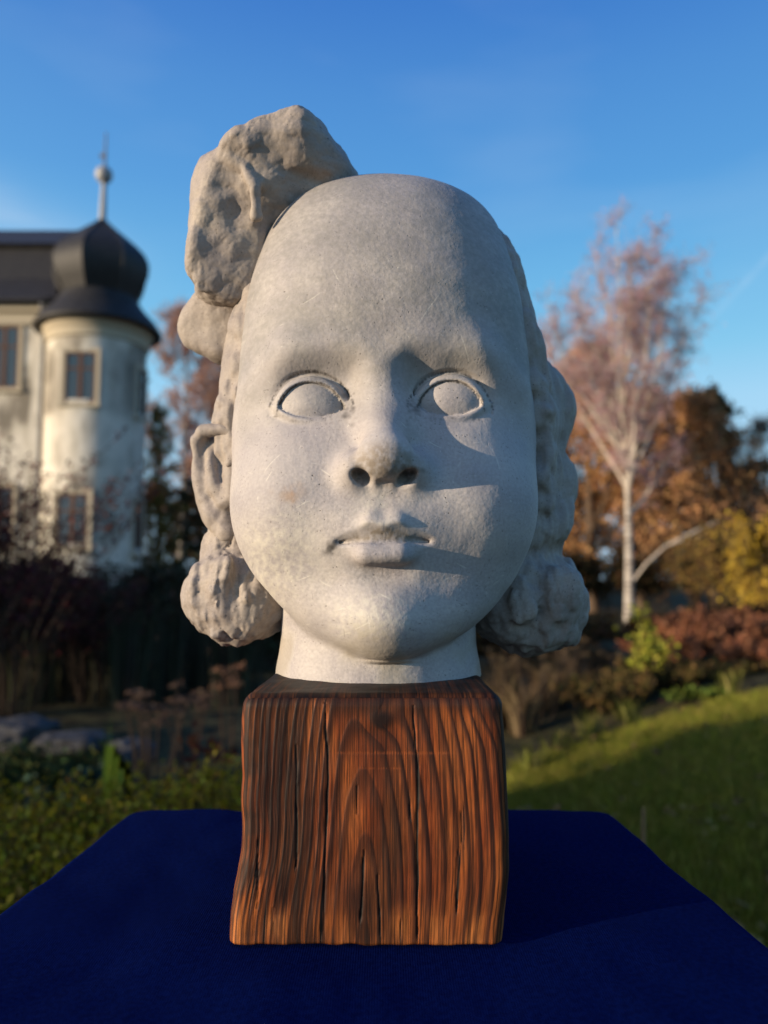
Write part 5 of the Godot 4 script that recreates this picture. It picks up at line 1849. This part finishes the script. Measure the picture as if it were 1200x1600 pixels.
func manor() -> void:
	var plaster_tower := ramp([[0.22, lin(0.20, 0.175, 0.14)], [0.42, lin(0.50, 0.455, 0.37)], [0.62, lin(0.64, 0.59, 0.50)], [0.8, lin(0.42, 0.38, 0.31)]])
	var pt := mat(Color(1, 1, 1), 0.9, 0.2)
	pt.albedo_texture = noise_tex(0.006, 95, 512, 5, plaster_tower)
	pt.uv1_triplanar = true
	pt.uv1_scale = Vector3(0.22, 0.10, 0.22)
	var ochre := mat(lin(0.42, 0.36, 0.265), 0.9, 0.2)
	var slate := mat(Color(1, 1, 1), 0.62, 0.4)
	slate.albedo_texture = noise_tex(0.03, 96, 256, 4, ramp([[0.2, lin(0.013, 0.012, 0.012)], [0.8, lin(0.036, 0.033, 0.030)]]))
	slate.uv1_triplanar = true
	slate.uv1_scale = Vector3.ONE * 0.7
	var timber := mat(lin(0.10, 0.048, 0.028), 0.6, 0.3)
	var glass := mat(lin(0.02, 0.025, 0.03), 0.06, 0.8)
	var dark := mat(lin(0.01, 0.01, 0.01), 0.9)
	var metal := mat(lin(0.30, 0.30, 0.30), 0.5, 0.5)
	var zinc := mat(lin(0.11, 0.11, 0.115), 0.55, 0.5)

	var D := 24.0
	var base := at(153, 560, D)
	base.y = 0.0
	var h := thing("manor_house", "old manor house with a round onion-domed tower at its corner", "house", base)
	var Y := func(py: float) -> float: return at(160, py, D).y
	var r := 1.5

	# the round tower wall, with openings left for the windows
	var wins := [[0.03, 640.0, 572.0, 0.46], [1.50, 648.0, 582.0, 0.34], [-0.03, 852.0, 780.0, 0.46], [1.50, 858.0, 786.0, 0.34]]
	var top: float = Y.call(536.0)
	var wall := Mb.new()
	wall.grid(180, 150, func(u: float, v: float) -> Vector3:
		var a := u * TAU
		var y := lerpf(-0.3, top, v)
		var rr := r + 0.015 * sin(y * 1.7) * sin(a * 3.0)
		for w in wins:
			var off := wrapf(a - w[0], -PI, PI)
			if absf(off) * r < w[3] * 0.93 and y > Y.call(w[1]) and y < Y.call(w[2]):
				rr -= 0.16
		return Vector3(sin(a) * rr, y, cos(a) * rr))
	obj("tower_wall", wall.mesh(), pt, h)
	for w in wins:
		window(h, Vector3(sin(w[0]) * (r - 0.05), Y.call(w[1]), cos(w[0]) * (r - 0.05)), w[0], w[3] * 2.0, Y.call(w[2]) - Y.call(w[1]), ochre, timber, glass)
	# cornice under the eaves
	lathe(h, "tower_cornice", [[r + 0.01, Y.call(547.0)], [r + 0.06, Y.call(545.0)], [r + 0.06, Y.call(534.0)], [r + 0.13, Y.call(529.0)], [r + 0.18, Y.call(522.0)], [r + 0.18, Y.call(518.0)], [1.0, Y.call(516.0)]], 64, ochre)
	# the skirt of the dome
	lathe(h, "tower_eaves", [[1.40, Y.call(515.0)], [1.93, Y.call(522.0)], [1.95, Y.call(518.0)], [1.74, Y.call(503.0)], [1.48, Y.call(490.0)], [1.30, Y.call(479.0)], [1.18, Y.call(468.0)]], 64, slate)
	# eight panels of the onion
	var prof := [[1.12, 476.0], [1.25, 462.0], [1.42, 446.0], [1.53, 430.0], [1.53, 414.0], [1.38, 399.0], [1.12, 386.0], [0.82, 374.0], [0.54, 363.0], [0.29, 353.0], [0.12, 345.0], [0.05, 339.0]]
	for k in 8:
		var b := Mb.new()
		var a0 := k * TAU / 8.0
		b.grid(6, 44, func(u: float, v: float) -> Vector3:
			var f := v * (prof.size() - 1)
			var i := mini(int(f), prof.size() - 2)
			var t := f - i
			var p0: Array = prof[maxi(i - 1, 0)]
			var p1: Array = prof[i]
			var p2: Array = prof[i + 1]
			var p3: Array = prof[mini(i + 2, prof.size() - 1)]
			var rr := cubic_interpolate(p1[0], p2[0], p0[0], p3[0], t)
			var y: float = Y.call(lerpf(p1[1], p2[1], t))
			var q0 := Vector3(sin(a0) * rr, y, cos(a0) * rr)
			var q1 := Vector3(sin(a0 + TAU / 8.0) * rr, y, cos(a0 + TAU / 8.0) * rr)
			return q0.lerp(q1, u))
		var panel := obj("dome_panel", b.mesh(), slate, h)
		# standing seam along the hip
		var seam := Mb.new()
		var line := PackedVector3Array()
		for s in 24:
			var f := s / 23.0 * (prof.size() - 1.001)
			var i := int(f)
			line.push_back(Vector3(sin(a0), 0, cos(a0)) * lerpf(prof[i][0], prof[i + 1][0], f - i) + Vector3.UP * Y.call(lerpf(prof[i][1], prof[i + 1][1], f - i)))
		seam.tube(line, taper(24, 0.03, 0.015), 5)
		obj("seam", seam.mesh(), slate, panel)
	# spire, ball and vane
	var sp := Mb.new()
	sp.tube(PackedVector3Array([Vector3(0, Y.call(348.0), 0), Vector3(0.01, Y.call(274.0), 0)]), PackedFloat32Array([0.12, 0.075]), 10)
	var spire := obj("spire", sp.mesh(), metal, h)
	var yb: float = Y.call(273.0)
	lathe(spire, "spire_ball", [[0.02, yb - 0.30], [0.13, yb - 0.27], [0.24, yb - 0.15], [0.285, yb], [0.24, yb + 0.15], [0.13, yb + 0.26], [0.05, yb + 0.31]], 24, metal)
	var rod := Mb.new()
	rod.tube(PackedVector3Array([Vector3(0.01, yb + 0.25, 0), Vector3(0.03, Y.call(207.0), 0)]), PackedFloat32Array([0.045, 0.025]), 8)
	obj("spire_rod", rod.mesh(), zinc, spire)
	var vane := Mb.new()
	vane.box(Vector3(-0.15, Y.call(247.0), -0.012), Vector3(0.06, Y.call(240.0), 0.012))
	obj("weather_vane", vane.mesh(), zinc, spire)

	# the main wing runs to the left
	var x1 := -1.30
	var x0 := -16.0
	var zf := 0.05
	var zb := -9.0
	var eave: float = Y.call(480.0)
	var wing := Mb.new()
	wing.box(Vector3(x0, -0.3, zb), Vector3(x1, eave, zf))
	obj("wall", wing.mesh(), pt, h)
	var corn := Mb.new()
	corn.box(Vector3(x0 - 0.1, eave - 0.62, zf + 0.003), Vector3(x1 + 0.15, eave - 0.22, zf + 0.12))
	corn.box(Vector3(x0 - 0.1, eave - 0.22, zf + 0.004), Vector3(x1 + 0.15, eave, zf + 0.26))
	obj("cornice", corn.mesh(), ochre, h)
	var roof := Mb.new()
	var pts: Array[Vector2] = [Vector2(zf + 0.55, eave + 0.005), Vector2(zf + 0.50, eave + 0.12), Vector2(zf - 0.55, eave + 1.15), Vector2(zf - 1.0, eave + 2.35), Vector2(zf - 0.82, eave + 2.48), Vector2(zf - 4.4, eave + 4.6), Vector2(zb - 0.4, eave + 0.12), Vector2(zb - 0.4, eave + 0.005)]
	for k in pts.size():
		var a := pts[k]
		var c := pts[(k + 1) % pts.size()]
		roof.quad(Vector3(x0 - 0.3, a.y, a.x), Vector3(x0 - 0.3, c.y, c.x), Vector3(x1 - 0.35, c.y, c.x), Vector3(x1 + 0.15, a.y, a.x))
	obj("roof", roof.mesh(), slate, h)
	var pipe := Mb.new()
	pipe.tube(PackedVector3Array([Vector3(-1.62, eave - 0.05, zf + 0.50), Vector3(-1.62, eave - 0.45, zf + 0.40), Vector3(-1.66, eave - 0.75, zf + 0.17), Vector3(-1.66, 0.0, zf + 0.17)]), taper(4, 0.06, 0.06), 10)
	obj("downpipe", pipe.mesh(), zinc, h)
	for k in 4:
		var x := -2.95 - k * 2.7
		for fl in 2:
			var yb2: float = Y.call(602.0 if fl == 0 else 850.0)
			window(h, Vector3(x, yb2, zf + 0.02), 0.0, 0.92, (Y.call(512.0) - Y.call(602.0)) if fl == 0 else 1.75, ochre, timber, glass)


func window(house: Node3D, foot: Vector3, turn: float, w: float, hh: float, trim: Material, timber: Material, glass: Material) -> void:
	# plaster surround, wooden frame of two casements with a transom, four panes
	var t := Transform3D(Basis(Vector3.UP, turn), foot)
	var sur := Mb.new()
	var s := 0.12
	sur.box(Vector3(-w * 0.5 - s, -0.12, -0.02), Vector3(-w * 0.5, hh + 0.02, 0.035))
	sur.box(Vector3(w * 0.5, -0.12, -0.02), Vector3(w * 0.5 + s, hh + 0.02, 0.035))
	sur.box(Vector3(-w * 0.5 - s, hh + 0.02, -0.02), Vector3(w * 0.5 + s, hh + 0.15, 0.04))
	sur.box(Vector3(-w * 0.5 - s - 0.04, -0.24, -0.02), Vector3(w * 0.5 + s + 0.04, -0.12, 0.09))
	var win := obj("window", sur.mesh(), trim, house)
	win.transform = t
	var fr := Mb.new()
	var f := 0.065
	fr.box(Vector3(-w * 0.5, -0.12, -0.03), Vector3(-w * 0.5 + f, hh + 0.02, 0.02))
	fr.box(Vector3(w * 0.5 - f, -0.12, -0.03), Vector3(w * 0.5, hh + 0.02, 0.02))
	fr.box(Vector3(-w * 0.5 + f, -0.12, -0.03), Vector3(w * 0.5 - f, -0.04, 0.02))
	fr.box(Vector3(-w * 0.5 + f, hh - 0.05, -0.03), Vector3(w * 0.5 - f, hh + 0.02, 0.02))
	fr.box(Vector3(-0.055, -0.04, -0.03), Vector3(0.055, hh - 0.05, 0.03))
	fr.box(Vector3(-w * 0.5 + f, hh * 0.64, -0.028), Vector3(-0.055, hh * 0.64 + 0.06, 0.018))
	fr.box(Vector3(0.055, hh * 0.64, -0.028), Vector3(w * 0.5 - f, hh * 0.64 + 0.06, 0.018))
	obj("frame", fr.mesh(), timber, win)
	for k in 4:
		var g := Mb.new()
		var xa := -w * 0.5 + f if k % 2 == 0 else 0.055
		var xb := -0.055 if k % 2 == 0 else w * 0.5 - f
		var ya := -0.04 if k < 2 else hh * 0.64 + 0.06
		var yc := hh * 0.64 if k < 2 else hh - 0.05
		g.box(Vector3(xa, ya, -0.022), Vector3(xb, yc, -0.010))
		var p := obj("pane", g.mesh(), glass, win)
		p.rotation.x = 0.012 * (k % 2)


func lathe(parent: Node3D, called: String, prof: Array, sides: int, m: Material) -> void:
	var b := Mb.new()
	for i in prof.size() - 1:
		var first := b.v.size()
		var d := Vector2(prof[i + 1][0] - prof[i][0], prof[i + 1][1] - prof[i][1]).normalized()
		for s in sides + 1:
			var a := TAU * s / sides
			var out := Vector3(sin(a), 0, cos(a))
			var n := (out * d.y - Vector3.UP * d.x).normalized()
			b.vert(out * prof[i][0] + Vector3.UP * prof[i][1], n)
			b.vert(out * prof[i + 1][0] + Vector3.UP * prof[i + 1][1], n)
		for s in sides:
			var k := first + s * 2
			b.tri(k, k + 1, k + 2)
			b.tri(k + 1, k + 3, k + 2)
	obj(called, b.mesh(), m, parent)
